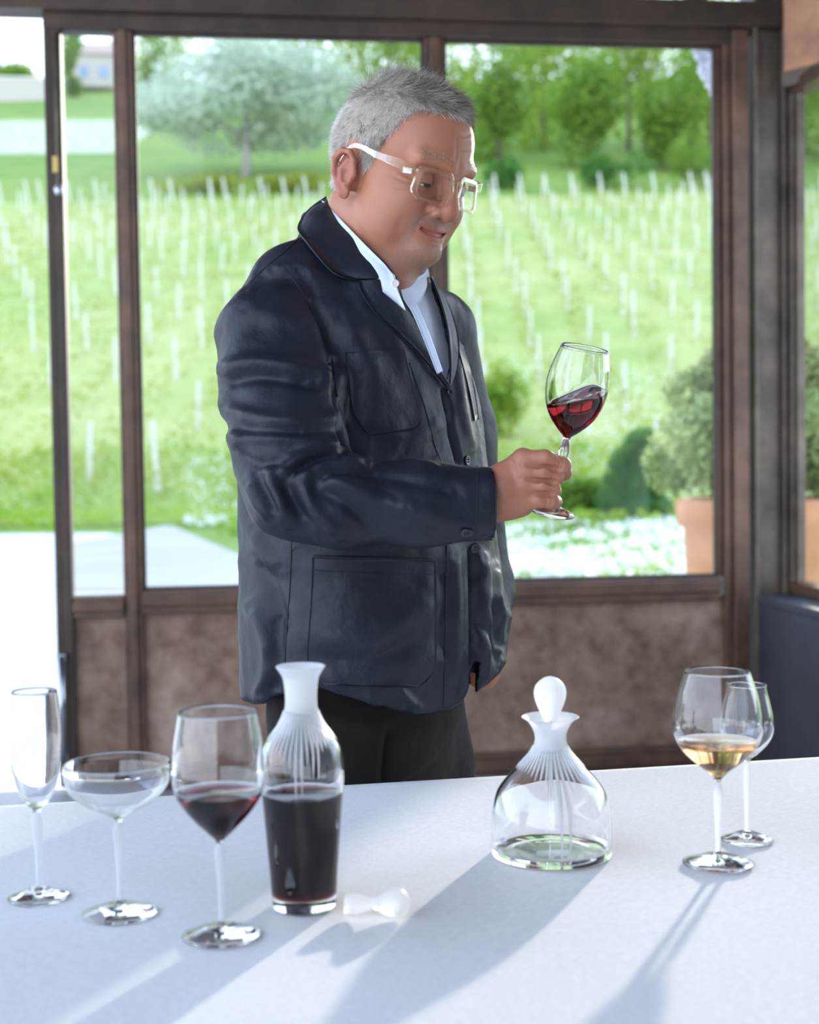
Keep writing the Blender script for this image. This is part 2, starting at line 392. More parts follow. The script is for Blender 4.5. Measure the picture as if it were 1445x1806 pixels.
M_BARK = plain('bark', (.20, .15, .12), .9)
M_BARKG = plain('grey_bark', (.36, .33, .32), .9)
def hill_at(px, py, d0, d1):
    """first ground point along the pixel's sight line between two depths"""
    v = ray(px, py); ys = np.linspace(d0, d1, 600); pts = _C + v[None] * (ys / v[1])[:, None]
    g = terrain(pts[:, 0], pts[:, 1]) - pts[:, 2]
    k = np.argmax(g > 0) if (g > 0).any() else len(ys) - 1
    return pts[k]
def tree(name, base, h, w, mat, label, group, n=2600, leaf=.42, trunk=.25, bark=M_BARK, tilt=0, low=.18):
    o = empty(name, base, label, 'tree', group)
    bl = []
    for i in range(11):
        a = rng.uniform(0, 6.28); rr = rng.uniform(0, .55) * w / 2; zz = rng.uniform(low + .12, .85) * h
        s = rng.uniform(.24, .4) * (1.15 - .55 * abs(zz / h - .5))
        bl.append((rr * math.cos(a), rr * math.sin(a), zz, s * w * .75, s * w * .75, s * h * .6))
    foliage('foliage', n, bl, leaf, mat, o)
    tp = [(0, 0, -.3), (.05 * w * tilt, 0, .25 * h), (.08 * w * tilt, 0, .55 * h)]
    tube('trunk', tp, [trunk, trunk * .75, trunk * .4], bark, o, 8)
    return o
# silver tree on the left, its trunk in view
b = hill_at(433, 312, 90, 130)
def silver(base, h, w):
    o = empty('silver_tree', base, 'silvery green spreading tree with a pale trunk at the top of the vineyard', 'tree')
    bl = [(0, 0, .62 * h, .22 * w, .22 * w, .2 * h)]
    for (dx, dz, rw, rh) in ((-.30, .45, .17, .11), (-.12, .36, .2, .1), (.12, .34, .2, .1), (.30, .47, .2, .14), (-.36, .52, .18, .14), (.2, .42, .22, .13), (-.2, .46, .22, .13), (-.36, .62, .16, .13), (-.22, .76, .2, .14), (.02, .86, .24, .14), (.26, .74, .22, .15), (.4, .6, .14, .14), (-.02, .55, .26, .13), (.1, .7, .26, .14)):
        bl.append((dx * w, rng.uniform(-.15, .15) * w, (dz - .07) * h, rw * w, rw * w, rh * h * 1.05))
    foliage('foliage', 9000, bl, .55, M_L_SILVER, o)
    tube('trunk', [(0, 0, -.4), (.1, 0, .2 * h), (.2, .2, .5 * h)], [.36, .3, .16], M_BARKG, o, 10)
    for sx in (-1, 1): tube('branch', [(.1, 0, .25 * h), (sx * .15 * w, .1, .42 * h), (sx * .3 * w, .2, .55 * h)], [.2, .14, .06], M_BARKG, o, 6)
sc_ = b[1] / FPX
silver(b, 262 * sc_, 410 * sc_)
# the wood on the right
i = 0
treeline = [(800, 320, 128, 270, 210, 0), (880, 318, 112, 235, 170, 1), (960, 318, 120, 262, 200, 0), (1040, 318, 108, 200, 170, 1), (1110, 316, 118, 270, 210, 0), (1180, 315, 106, 215, 170, 1),
            (1255, 314, 115, 275, 220, 0), (1340, 312, 108, 240, 200, 1), (1420, 310, 115, 280, 230, 0), (1520, 308, 110, 260, 220, 1),
            (690, 300, 140, 270, 190, 1), (620, 285, 150, 250, 170, 0), (540, 262, 160, 230, 190, 1), (840, 290, 150, 330, 230, 1), (940, 285, 155, 320, 220, 0), (1030, 285, 150, 330, 230, 1),
            (1130, 285, 155, 335, 240, 1), (1230, 285, 150, 330, 230, 0), (1350, 285, 150, 340, 240, 1), (1440, 285, 150, 330, 230, 0), (420, 205, 190, 190, 190, 1), (320, 190, 200, 170, 170, 0), (640, 260, 165, 270, 190, 1), (740, 270, 160, 290, 190, 0)]
names = ['first', 'second', 'third', 'fourth', 'fifth', 'sixth', 'seventh', 'eighth', 'ninth', 'tenth']
own = {800: 'broadleaf tree of the wood seen right of the man\'s brow', 880: 'green tree of the wood just right of the eyeglasses', 960: 'light tree of the wood left above the raised glass', 1040: 'green tree of the wood straight above the raised glass',
       1110: 'light tree of the wood midway between raised glass and right post', 1180: 'green tree of the wood below left of the hanging cluster', 1255: 'light tree of the wood at the right edge of the large pane', 1420: 'light tree of the wood seen through the side window'}
for px, py, d, hp, wp, k in treeline:
    q = P(px, py, d); q[2] = terrain(q[0], q[1]); q = np.array(q)
    s = d / FPX
    tree('broadleaf_tree', q, hp * s, wp * s, (M_L_BRIGHT, M_L_MID)[k], own.get(px if d < 130 else 0, ('light green tree in the back row of the wood above the vineyard', 'mid green tree in the back row of the wood above the vineyard')[k]), ('light green trees of the wood', 'darker green trees of the wood')[k], n=3000, leaf=.5, low=-.05)
# shrubs along the foot of the wood
for px, py, wp, hp, m, lab in ((905, 322, 120, 60, M_L_DARK, 'low dark shrub at the foot of the wood, right of the eyeglasses'), (1085, 322, 150, 66, M_L_DARK, 'wide dark shrub at the foot of the wood, above the raised glass'),
                              (1225, 318, 120, 80, M_L_MID, 'green shrub at the foot of the wood, beside the right corner post'), (350, 352, 190, 34, M_L_YEL, 'low yellow green shrub bank below the silver tree, left half'), (500, 348, 190, 36, M_L_YEL, 'low yellow green shrub bank below the silver tree, behind the man')):
    q = P(px, py, 98); q[2] = terrain(q[0], q[1]); s = 98 / FPX
    o = empty('shrub', q, lab, 'shrub')
    foliage('foliage', 900, [(rng.uniform(-.28, .28) * wp * s, rng.uniform(-.5, .5), hp * s * rng.uniform(.3, .6), wp * s * .2, wp * s * .15, hp * s * .45) for _ in range(6)], .35, m, o)
    tube('stem', [(0, 0, -.1), (0, 0, hp * s * .5)], .06, M_BARK, o, 6)
# far top left: pale wall, house, bank and shrubs
M_WALLP = plain('pale_plaster', (.48, .44, .38), .8); M_ROOF = plain('clay_roof', (.42, .30, .24), .8); M_GLZ = plain('far_window', (.25, .33, .45), .2)
q = P(165, 132, 190); q[2] = terrain(q[0], q[1])
hs = empty('house', q, 'small pale house far up the hill, seen through the narrow left pane', 'house', rz=.2)
boxes('house_wall', [(-2.6, 2.6, -2, 2, 0, 4.2)], M_WALLP, hs, 0)
mk('house_roof', [(-3, -2.4, 4.2), (3, -2.4, 4.2), (3, 2.4, 4.2), (-3, 2.4, 4.2), (-3, 0, 6.2), (3, 0, 6.2)], [(0, 1, 5, 4), (2, 3, 4, 5), (0, 4, 3), (1, 2, 5), (3, 2, 1, 0)], M_ROOF, hs, False)
for x in (-1.2, 1.3): boxes('house_window', [(x - .6, x + .6, -2.06, -2.0, 1.2, 2.7)], M_GLZ, hs, 0)
q = P(25, 135, 175); q[2] = terrain(q[0], q[1])
wall_far = empty('garden_wall', q, 'pale stone terrace wall far up the hill at the left edge', 'wall', rz=.12)
boxes('wall_face', [(-9, 5, -.3, .3, -.5, 2.6)], M_WALLP, wall_far, 0); boxes('wall_coping', [(-9.1, 5.1, -.4, .4, 2.6, 2.85)], plain('coping', (.7, .67, .62), .8), wall_far, 0)
for px, py, d, hp, wp, lab in ((20, 95, 185, 60, 130, 'dark rounded tree behind the terrace wall at the left edge'), (125, 130, 180, 110, 50, 'narrow grey green tree beside the small pale house'), (270, 120, 180, 130, 110, 'green tree left of the silver tree, far up the hill'), (205, 100, 215, 120, 120, 'pale green tree behind the small pale house')):
    q = P(px, py, d); q[2] = terrain(q[0], q[1]); s = d / FPX
    tree('hillside_tree', q, hp * s, wp * s, M_L_MID if px != 205 else M_L_BRIGHT, lab, None, n=1500, leaf=.6, low=0)
# pale upper terrace (rows of young vines) as a band of ground
t = NT('pale_terrace'); nz = t.noise(1.5, 4, .6, sc3=(1, .15, 1)); t.color(t.ramp(nz, [(.35, (.32, .42, .17)), (.65, (.50, .50, .36))])).set(Roughness=.9)
tag(grid_mesh('upper_terrace', np.linspace(-75, -24, 20), np.linspace(121, 150, 12), t.m, None, .06), kind='structure')
# vineyard stakes: every one its own object, sharing one mesh
M_STAKE = plain('pale_stake', (.60, .60, .54), .7)
sm, sf = [], []
stake_me = None
spots = []
for row in range(-19, 24):
    for k in range(13):
        y = 30.5 + k * 5.0 + rng.uniform(-.7, .7); x = row * 1.75 + (y - 30) * .03 + rng.uniform(-.15, .15)
        q = np.array([x, y, terrain(x, y)]); a, b_ = project(q)
        if -30 < a < 1475 and abs(x) < 40: spots.append((y, q))
spots.sort(key=lambda v: v[0])
NST = 0
for y, q in spots[:285]:
    if stake_me is None:
        V, Fc = tube_vf([(0, 0, -.2), (.0, 0, .7), (.02, 0, 1.4), (.02, 0, 1.45)], [.062, .058, .05, .015], 6)
        so = mk('vine_stake', V, Fc, M_STAKE, None, False); stake_me = so.data
    else:
        so = bpy.data.objects.new('vine_stake', stake_me); COL.objects.link(so)
    so.location = tuple(q); so.rotation_euler = (rng.uniform(-.06, .06), rng.uniform(-.09, .02), rng.uniform(0, 3)); so.scale = (1, 1, rng.uniform(.8, 1.1))
    tag(so, 'pale wooden vine stake standing in the rows of the vineyard slope', 'stake', 'vine stakes on the slope')
V0, F0 = tube_vf([(0, 0, -.2), (0, 0, 1.45)], [.07, .06], 5); V0 = np.array(V0)
VV, FF = [], []
far_spots = spots[285:]
for y, q in far_spots:
    n = len(VV) * len(V0) if False else sum(len(v) for v in VV)
    VV.append(V0 + q + np.array([0, 0, 0])); FF += [tuple(i + n for i in f) for f in F0]
# the uppermost row, seen against the dark strip
for px in range(-10, 1470, 47):
    q = P(px + rng.uniform(-14, 14), 350, 94.2); q[2] = terrain(q[0], q[1]); n = sum(len(v) for v in VV)
    VV.append(V0 * np.array([1.35, 1.35, 1.05]) + V0[:, 2:3] * np.array([[-.16, 0, 0]]) + q); FF += [tuple(i + n for i in f) for f in F0]
o = mk('distant_vine_stakes', np.vstack(VV), FF, M_STAKE, None, False); tag(o, 'pale vine stakes of the farther rows up the vineyard slope', 'stakes', kind='stuff')
# vine growth
n = 26000; y = 29 + 65 * rng.uniform(0, 1, n) ** 1.3; x = np.round(rng.uniform(-24, 26, n) / 1.75) * 1.75 + (y - 30) * .03 + rng.normal(0, .28, n)
ok = np.abs(x) < y * .33; x, y = x[ok], y[ok]
Cn = np.stack([x, y, terrain(x, y) + rng.uniform(.05, .8, len(x))], -1)
V, Fc = leaf_quads(Cn, .16); o = mk('vine_growth', V, Fc, M_L_YEL, None, False); tag(o, 'young yellow green vine growth in rows up the slope', 'vines', kind='stuff')
# grass tufts at the near foot of the slope and lawn
n = 16000; y = rng.uniform(22, 33, n); x = rng.uniform(-11, 12, n); Cn = np.stack([x, y, terrain(x, y) + rng.uniform(0, .3, n)], -1)
ok = ~((y < 24.8) & (x < -3)); V, Fc = leaf_quads(Cn[ok], .22, aspect=.25); o = mk('grass_tufts', V, Fc, M_L_BRIGHT, None, False); tag(o, 'long green grass at the foot of the vineyard slope', 'grass', kind='stuff')
# white flowers on the lawn
C2 = []
while len(C2) < 4800:
    px, py = rng.uniform(800, 1300), rng.uniform(868, 1020)
    w = .42 + .6 * math.sin(px * .021 + py * .09) * math.sin(py * .115 + px * .013)
    if py > 960: w *= .8
    if rng.uniform() < w * 1.1 and onz(px, py, 0)[1] < 46: C2.append(onz(px, py, .08))
for _ in range(900): C2.append(onz(rng.uniform(325, 470), rng.uniform(897, 925), .08))
C2 = np.array(C2); C2[:, 2] = terrain(C2[:, 0], C2[:, 1]) + rng.uniform(.08, .2, len(C2))
V, Fc = leaf_quads(C2, .085 , up=2.0, aspect=1.0); o = mk('white_flowers', V, Fc, m_leaf('petals', (.86, .86, .84), (.95, .95, .93), .4), None, False); tag(o, 'drift of small white flowers over the lawn beyond the right pane', 'flowers', kind='stuff')
# kerb of white flowers / verge left of the man is part of the above; dark hedge block
q = onz(1118, 897, 0.0); q = P(1118, 897, 24); q[2] = 0
hg = empty('hedge', q, 'dark green hedge shrub on the lawn left of the potted bush', 'hedge')
s = 24 / FPX
bl = [(x * s, 0, z * s, 26 * s, 26 * s, 24 * s) for x, z in ((-52, 14), (-44, 44), (-30, 80), (-22, 112), (-10, 20), (-6, 60), (4, 100), (2, 138), (16, 150), (26, 24), (30, 66), (36, 108), (46, 30), (40, 80))]
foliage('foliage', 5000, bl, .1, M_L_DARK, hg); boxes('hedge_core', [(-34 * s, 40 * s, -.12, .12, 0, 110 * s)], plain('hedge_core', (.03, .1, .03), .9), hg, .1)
for px, py, d, wp, hp, m, lab in ((1020, 885, 25, 150, 90, M_L_MID, 'rounded green shrub at the lawn edge, right of the held glass'), (885, 780, 34, 110, 150, M_L_BRIGHT, 'loose light green shrub behind the man and his glass')):
    q = P(px, py, d); q[2] = terrain(q[0], q[1]); s = d / FPX
    o = empty('shrub', q, lab, 'shrub')
    foliage('foliage', 2600, [(rng.uniform(-.35, .35) * wp * s, rng.uniform(-.4, .4), hp * s * rng.uniform(.25, .7), wp * s * .26, wp * s * .2, hp * s * .32) for _ in range(7)], .13, m, o)
    tube('stem', [(0, 0, -.1), (0, 0, hp * s * .5)], .04, M_BARK, o, 6)
# potted bush seen through both right-hand panes
PD = 6.7; s = PD / FPX; q = P(1345, 878, PD); pot_top = q[2]
pb = empty('potted_bush', (q[0], q[1], 0), 'round leafy bush in a large terracotta pot outside the corner window', 'potted plant')
t = NT('terracotta'); nz = t.noise(5, 5); t.color(t.ramp(nz, [(.3, (.52, .24, .11)), (.7, (.66, .34, .18))])).set(Roughness=.8); M_TERRA = t.m
R0 = 152 * s
lathe('pot', [(0, 0.0), (R0 * .62, 0.0), (R0 * .66, .05), (R0 * .86, pot_top * .55), (R0 * .9, pot_top - .14), (R0 * .97, pot_top - .12), (R0, pot_top - .04), (R0 * .985, pot_top), (R0 * .88, pot_top), (R0 * .84, pot_top - .1), (0, pot_top - .1)], M_TERRA, pb, 48)
mk('soil', *lathe_vf([(0, pot_top - .06), (R0 * .85, pot_top - .07)], 32), plain('soil', (.05, .035, .025), .95), pb)
bl = []
for _ in range(40):
    a = rng.uniform(0, 6.28); zz = rng.uniform(.10, .84); rr = .50 * math.sin(math.pi * min(zz + .22, 1)) * rng.uniform(.5, 1); bl.append((rr * math.cos(a), rr * math.sin(a), pot_top + .02 + zz * .96, .15, .15, .12))
foliage('foliage', 12000, bl, .052, M_L_BOX, pb)
bl2 = [(0, 0, pot_top + .2, .3, .3, .25), (0, 0, pot_top + .5, .34, .34, .3)]
foliage('inner_twigs', 2500, bl2, .06, m_leaf('twig_brown', (.26, .27, .12), (.38, .40, .18), .3), pb)
tube('stem', [(0, 0, pot_top - .1), (0, 0, pot_top + .35)], .03, M_BARK, pb, 8)
# pale cluster at the top corner of the right pane
q0 = P(1243, 120, 6.2); s = 6.2 / FPX
pc = empty('hanging_cluster', (q0[0], q0[1], q0[2]), 'pale lavender grey cluster hanging outside the top right corner of the large pane', 'cluster')
bl = [((dx) * s, 0, -dz * s, rr * s, .05, rr * s * 1.2) for dx, dz, rr in ((0, -60, 30), (8, -30, 26), (8, 0, 20), (14, 24, 13), (18, 40, 7), (-10, -50, 20))]
foliage('blossom', 3500, bl, .022, m_leaf('lavender_petals', (.70, .70, .78), (.85, .85, .90), .4), pc)
tube('stalk', [(0, 0, .9), (.01, 0, .2), (.02, 0, 0)], .006, M_BARK, pc, 6)
boxes('hook', [(-.02, .02, -.02, .02, .88, .93)], M_GREY, pc, 0)
# eaves bracket outside the right window
q0 = P(1432, 190, 6.2)
# ------------------------------------------------------------------ table and cloth
TZ = .75
tl, tr_ = onz(0, 1421, TZ), onz(1445, 1335, TZ)
TX = (tr_ - tl) / np.linalg.norm(tr_ - tl); TYAW = math.atan2(TX[1], TX[0]); TYV = np.array([-TX[1], TX[0], 0])
tc = (tl + tr_) / 2; TL2, TD = 1.45, 1.25     # half length, depth towards the camera
table = empty('table', (tc[0], tc[1], 0), 'long table under the white cloth', 'table', rz=TYAW)
boxes('table_top', [(-TL2 + .02, TL2 - .02, -TD + .02, -.02, TZ - .045, TZ - .008)], M_WOOD, table)
for a in (-TL2 + .15, TL2 - .15):
    for b in (-TD + .15, -.18):
        boxes('leg', [(a - .035, a + .035, b - .035, b + .035, 0, TZ - .045)], M_WOOD, table)
t = NT('white_linen'); 
wv = t.node('ShaderNodeTexWave', wave_type='BANDS', bands_direction='Y'); wv.inputs['Scale'].default_value = 190; wv.inputs['Distortion'].default_value = 3; wv.inputs['Detail'].default_value = 3
t.l.new(t.coord(), wv.inputs['Vector'])
n2 = t.noise(420, 3, .6, sc3=(.35, 1, 1)); mxn = t.node('ShaderNodeMath', operation='ADD'); t.l.new(wv.outputs['Fac'], mxn.inputs[0]); t.l.new(n2, mxn.inputs[1])
n3 = t.noise(2.2, 3)
t.color(t.mix(t.ramp(n2, [(.36, (0, 0, 0)), (.64, (1, 1, 1))]), (.77, .77, .775), (.87, .87, .875))).set(Roughness=.92, Sheen_Weight=.1).bump(mxn.outputs[0], .55, .0010)
M_LINEN = t.m
def cloth():
    nx, ny, drop = 150, 70, 10
    xs = np.linspace(-TL2, TL2, nx); ys = np.linspace(-TD, 0, ny)
    ysf = np.concatenate([ys, np.full(drop, .004)]); zs_ = np.concatenate([np.zeros(ny), -np.linspace(.006, .32, drop)])
    X, J = np.meshgrid(xs, np.arange(ny + drop), indexing='ij')
    Y = ysf[J]; Z = zs_[J].copy()
    hang = np.clip(-Z / .32, 0, 1)
    Y = Y + hang * (.012 + .012 * np.sin(X * 17)) 
    Z = TZ + Z + (hang < .001) * (.0010 * np.sin(X * 5 + Y * 3) + .0006 * np.sin(Y * 13 - X * 4)) * np.clip(-Y / .2, 0, 1)
    V = np.stack([X, Y, Z], -1).reshape(-1, 3); n = ny + drop
    i, j = np.meshgrid(np.arange(nx - 1), np.arange(n - 1), indexing='ij'); a = (i * n + j).ravel()
    e = empty('tablecloth', (tc[0], tc[1], 0), rz=TYAW)
    bpy.data.objects.remove(e)
    o = mk('tablecloth', V, np.stack([a, a + n, a + n + 1, a + 1], -1), M_LINEN)
    o.location = (tc[0], tc[1], 0); o.rotation_euler = (0, 0, TYAW)
    m = o.modifiers.new('thick', 'SOLIDIFY'); m.thickness = .003; m.offset = -1
    tag(o, 'white linen tablecloth covering the long table in front of the man', 'tablecloth')
cloth()
# ------------------------------------------------------------------ glass
def m_glass(name, c=(1, 1, 1), ior=1.5, rough=0.0):
    t = NT(name).set(Base_Color=c, Roughness=rough, IOR=ior, Transmission_Weight=1.0); return t.m
M_GLASS = m_glass('clear_crystal', (.99, .995, 1.0), 1.52)
def m_frost(name):
    t = NT(name); df = t.node('ShaderNodeBsdfTranslucent'); d2 = t.node('ShaderNodeBsdfDiffuse'); gl = t.node('ShaderNodeBsdfGlass'); gl.inputs['Roughness'].default_value = .35; gl.inputs['IOR'].default_value = 1.4
    for n_ in (df, d2): n_.inputs[0].default_value = (.93, .94, .96, 1)
    m1 = t.node('ShaderNodeMixShader'); m1.inputs[0].default_value = .5; m2 = t.node('ShaderNodeMixShader'); m2.inputs[0].default_value = .42
    t.l.new(df.outputs[0], m1.inputs[1]); t.l.new(d2.outputs[0], m1.inputs[2]); t.l.new(m1.outputs[0], m2.inputs[1]); t.l.new(gl.outputs[0], m2.inputs[2]); t.l.new(m2.outputs[0], t.out.inputs[0]); return t.m
M_FROST = m_frost('frosted_crystal')
def m_wine(name, c, dens, ior=1.34):
    t = NT(name); g = t.node('ShaderNodeBsdfTransparent')
    v = t.node('ShaderNodeVolumeAbsorption'); v.inputs['Color'].default_value = (*c, 1); v.inputs['Density'].default_value = dens
    t.l.new(g.outputs[0], t.out.inputs['Surface']); t.l.new(v.outputs[0], t.out.inputs['Volume']); return t.m
M_RED = m_wine('red_wine', (.50, .01, .03), 110)
M_REDD = m_wine('red_wine_deep', (.42, .01, .02), 140)
M_WHITE = m_wine('white_wine', (.95, .74, .42), 42)
def scale_at(px, py): return onz(px, py, TZ)[1] / FPX
def hollow(outer, th, zbase_in, fill=None):
    """closed profile of a vessel: outer (r,z) from the bottom centre up to the rim, wall thickness th"""
    out = np.array(outer, float); tg = np.gradient(out, axis=0); tg /= np.linalg.norm(tg, axis=1)[:, None] + 1e-12
    nrm = np.stack([-tg[:, 1], tg[:, 0]], -1)
    inn = out + nrm * th
    inn = inn[(inn[:, 1] > zbase_in) & (inn[:, 0] > th * 1.2)]
    inn = np.vstack([[0, zbase_in], [inn[0, 0] * .5, zbase_in + (inn[0, 1] - zbase_in) * .3], inn])
    full = inn
    if fill is not None:      # below the wine the wall, the wine and the floor of the cavity are one refracting body
        inn = np.vstack([[0, fill], [np.interp(fill, full[:, 1], full[:, 0]), fill], full[full[:, 1] > fill + .0004]])
    rim = [(out[-1] * .5 + inn[-1] * .5) + np.array([0, th * .45])]
    return full, [tuple(p) for p in out] + [tuple(p) for p in rim] + [tuple(p) for p in inn[::-1]]
def liquid(name, inn, zl_, mat, parent, eps=-.0001):
    pr = [(r + eps, z) for r, z in inn if z < zl_]
    k = len(pr); r_top = np.interp(zl_, inn[:, 1], inn[:, 0]) + eps
    pr = [(0, inn[0, 1])] + [p for p in pr if p[0] > .001] + [(r_top, zl_ - .0003), (0, zl_ - .0003)]
    return lathe(name, pr, mat, parent, 72)
def foot_prof(R, hgt, rs):
    return [(0, 0), (R * .96, 0), (R, .0012), (R * .985, .0024), (R * .7, .0052), (R * .4, .0095), (rs * 2.0, hgt * .62), (rs * 1.5, hgt * .75), (rs * 1.7, hgt * .86), (rs * 1.1, hgt), (0, hgt)]
def stem_vf(z0, z1, r0, rk, zk, r1, ribs=10):
    """fluted frosted stem: ribs fade out towards the foot"""
    pr = crom([(r0, z0), (r0 * 1.02, z0 + (z1 - z0) * .3), ((r0 + rk) * .5, z0 + (zk - z0) * .75), (rk, zk), (rk * .9, zk + (z1 - zk) * .5), (r1, z1)], 6)
    V, Fc, seg = [], [], 40
    for r, z in pr:
        f = .12 * sstep(z0, zk, z)
        for k in range(seg):
            a = 2 * math.pi * k / seg; q = r * (1 - f + f * math.cos(ribs * a)); V.append((q * math.cos(a), q * math.sin(a), z))
    n = len(pr)
    for i in range(n - 1):
        for k in range(seg): Fc.append((i * seg + k, i * seg + (k + 1) % seg, (i + 1) * seg + (k + 1) % seg, (i + 1) * seg + k))
    Fc += [tuple(range(seg - 1, -1, -1)), tuple((n - 1) * seg + k for k in range(seg))]
    return V, Fc
def stemware(name, label, foot_px, foot_r, bowl, stem, wine=None, group=None, cat='wine glass', place=True, s=None, tilt=None):
    """foot_px: foot centre pixel. bowl: (r px, y px) from the button up to the rim. stem: (y knob, r knob px, r low px)"""
    fx, fy = foot_px
    if s is None: s = scale_at(fx, fy)
    Zp = lambda y: (fy - y) * s
    loc = onz(fx, fy, TZ) if place else (0, 0, 0)
    o = empty(name, loc, label, cat, group)
    if place: o.location.z = TZ + .0012
    rs = stem[2] * s; hf = foot_r * s * .36
    lathe('foot', foot_prof(foot_r * s, hf, rs), M_GLASS, o)
    b = [(r * s, Zp(y)) for r, y in bowl]
    pr = crom(b, 6); zb = pr[0][1]; pr[:, 0] = np.maximum(pr[:, 0], .0005)
    out = np.vstack([[0, zb - .0001], pr])
    zin = zb + .011
    global LAST_OUT; LAST_OUT = [tuple(q) for q in out]
    inn, closed = hollow(out, .0009, zin, Zp(wine[0]) if wine else None)
    lathe('bowl', closed, M_GLASS, o)
    V, Fc = stem_vf(hf + .0003, zb - .0003, rs, stem[1] * s, Zp(stem[0]), rs * 1.0); mk('stem', V, Fc, M_FROST, o)
    if wine: liquid('wine', inn, Zp(wine[0]), wine[1], o)
    return o, inn, s
stemware('champagne_flute', 'empty tall champagne flute at the far left of the table', (69, 1586), 54.5,
         [(7, 1430), (9, 1424), (20, 1414), (31, 1396), (39, 1370), (44, 1335), (46, 1300), (45, 1265), (42, 1235), (39.5, 1214)], (1455, 9.5, 5), cat='champagne flute')
stemware('champagne_coupe', 'empty wide shallow champagne coupe between the flute and the red wine', (212, 1614), 67.5,
         [(7, 1447), (10, 1440), (22, 1433), (46, 1421), (72, 1404), (88, 1385), (94, 1366), (95, 1352), (93, 1341)], (1470, 9.5, 5), cat='champagne coupe')
stemware('bordeaux_glass', 'large glass of red wine standing beside the decanter of red wine', (391, 1653), 70,
         [(7, 1484), (9, 1478), (20, 1468), (42, 1446), (62, 1422), (77, 1396), (82, 1370), (81.5, 1345), (78, 1305), (73, 1275), (68.5, 1249)], (1512, 10, 5), (1394, M_RED))
stemware('burgundy_glass', 'round-bowled glass holding a little white wine, at the right of the table', (1267, 1525), 63,
         [(6.5, 1377), (8, 1372), (19, 1360), (38, 1345), (57, 1328), (71, 1309), (79, 1288), (80, 1270), (77, 1248), (71, 1222), (63, 1198), (57, 1180)], (1407, 9, 5), (1306, M_WHITE))
stemware('tulip_glass', 'small empty tulip glass with a flared rim, behind the white wine', (1318, 1484), 46,
         [(5.5, 1342), (8, 1337), (20, 1327), (34, 1313), (44, 1297), (48, 1280), (47, 1262), (42, 1240), (37, 1220), (35, 1204)], (1375, 8, 4.5), cat='tasting glass')
# decanters -----------------------------------------------------------------
def ribs_vf(outer, zstart, lens, th=.0011, w=.0022):
    """long tapered frosted spikes lying on the wall of a vessel, running down from its neck"""
    out = np.array(outer); o = out[np.argsort(out[:, 1])]
    V, Fc = [], []; n = len(lens)
    for k, L in enumerate(lens):
        a = 2 * math.pi * (k + .5) / n; zz = np.linspace(zstart, zstart - L, 14)
        rr = np.interp(zz, o[:, 1], o[:, 0]) + .0003; t = np.linspace(0, 1, 14)
        ww = np.minimum(w, math.pi * rr / n * .86) * (1 - t ** 2.5 * .9); ww[-1] = .0001
        b = len(V)
        for r, z, q in zip(rr, zz, ww):
            for du, dr in ((-1, 0), (-.5, .75), (.5, .75), (1, 0)):
                da = du * q / r; rad = r + dr * min(q, th); V.append((rad * math.cos(a + da), rad * math.sin(a + da), z))
        for i in range(13):
            for q in range(3): p0 = b + i * 4 + q; Fc.append((p0, p0 + 1, p0 + 5, p0 + 4))
            p0 = b + i * 4; Fc.append((p0 + 3, p0, p0 + 4, p0 + 7))
    return V, Fc
def decanter(name, label, base_px, prof, neck_y, th, bot, lens, wine_y=None, rz=0.0):
    fx, fy = base_px; s = scale_at(fx, fy); Zp = lambda y: (fy - y) * s
    o = empty(name, onz(fx, fy, TZ), label, 'decanter', rz=rz); o.location.z = TZ + .0012
    p = crom([(r * s, Zp(y)) for r, y in prof], 5)
    p = p[np.argsort(p[:, 1], kind='stable')]; zn = Zp(neck_y)
    body = p[p[:, 1] < zn - .0003]; neck = p[p[:, 1] >= zn]
    rb = body[0, 0]
    out = np.vstack([[0, .0012], [rb * .5, .001], [rb * .93, 0], [rb * .985, .0012], body[1:] if body[0, 1] < .001 else body])
    inn, closed = hollow(out, th, bot, Zp(wine_y) if wine_y else None)
    lathe('vessel', closed, M_GLASS, o, 96)
    ino, cl = hollow(np.vstack([[neck[0, 0] * .999, neck[0, 1]], neck]), .0018, neck[0, 1] - 1)
    nn = [tuple(q) for q in neck] + [(neck[-1, 0] - .0009, neck[-1, 1] + .0008)] + [(max(r - .0018, .004), z) for r, z in neck[::-1]]
    lathe('frosted_neck', nn, M_FROST, o, 96, closed=True)
    V, Fc = ribs_vf(p, zn + .002, [l * s for l in lens]); rb_ = mk('fluted_ribs', V, Fc, M_FROST, o); tag(rb_, kind='stuff')
    if wine_y: liquid('wine', inn, Zp(wine_y), M_REDD, o)
    return o, s
def lens_set(n, front, short, peak, longest):
    out = []
    for k in range(n):
        a = 2 * math.pi * (k + .5) / n
        d = min(abs((a - f + math.pi) % (2 * math.pi) - math.pi) for f in front)
        out.append(short + (peak - short) * max(0, 1 - d / 1.05) ** 1.6 + (longest - peak) * (d < .14))
    return out
decanter('red_wine_decanter', 'tall frosted-neck decanter filled with red wine beside its loose stopper', (537, 1600),
         [(56, 1600), (57.5, 1585), (60.5, 1540), (64.5, 1490), (69, 1435), (72, 1400), (74.5, 1370), (74.5, 1345), (68.5, 1314), (58, 1296), (42, 1275), (30.5, 1250), (28, 1226), (31, 1194), (36, 1182), (44, 1170)],
         1253, .0028, .010, lens_set(44, (-1.6, 1.3), 52, 105, 145), 1396)
dec2, s2 = decanter('clear_decanter', 'empty broad clear decanter closed with a ball stopper, right of centre', (973, 1507),
         [(106, 1507), (107, 1498), (107, 1470), (106.5, 1440), (102.5, 1415), (95, 1393), (79, 1371), (61, 1352), (47, 1337), (33.5, 1320), (28, 1304), (29, 1290), (36, 1275), (43, 1267), (51, 1262)],
         1318, .0030, .007, lens_set(44, (-1.45, 1.5), 38, 80, 190))
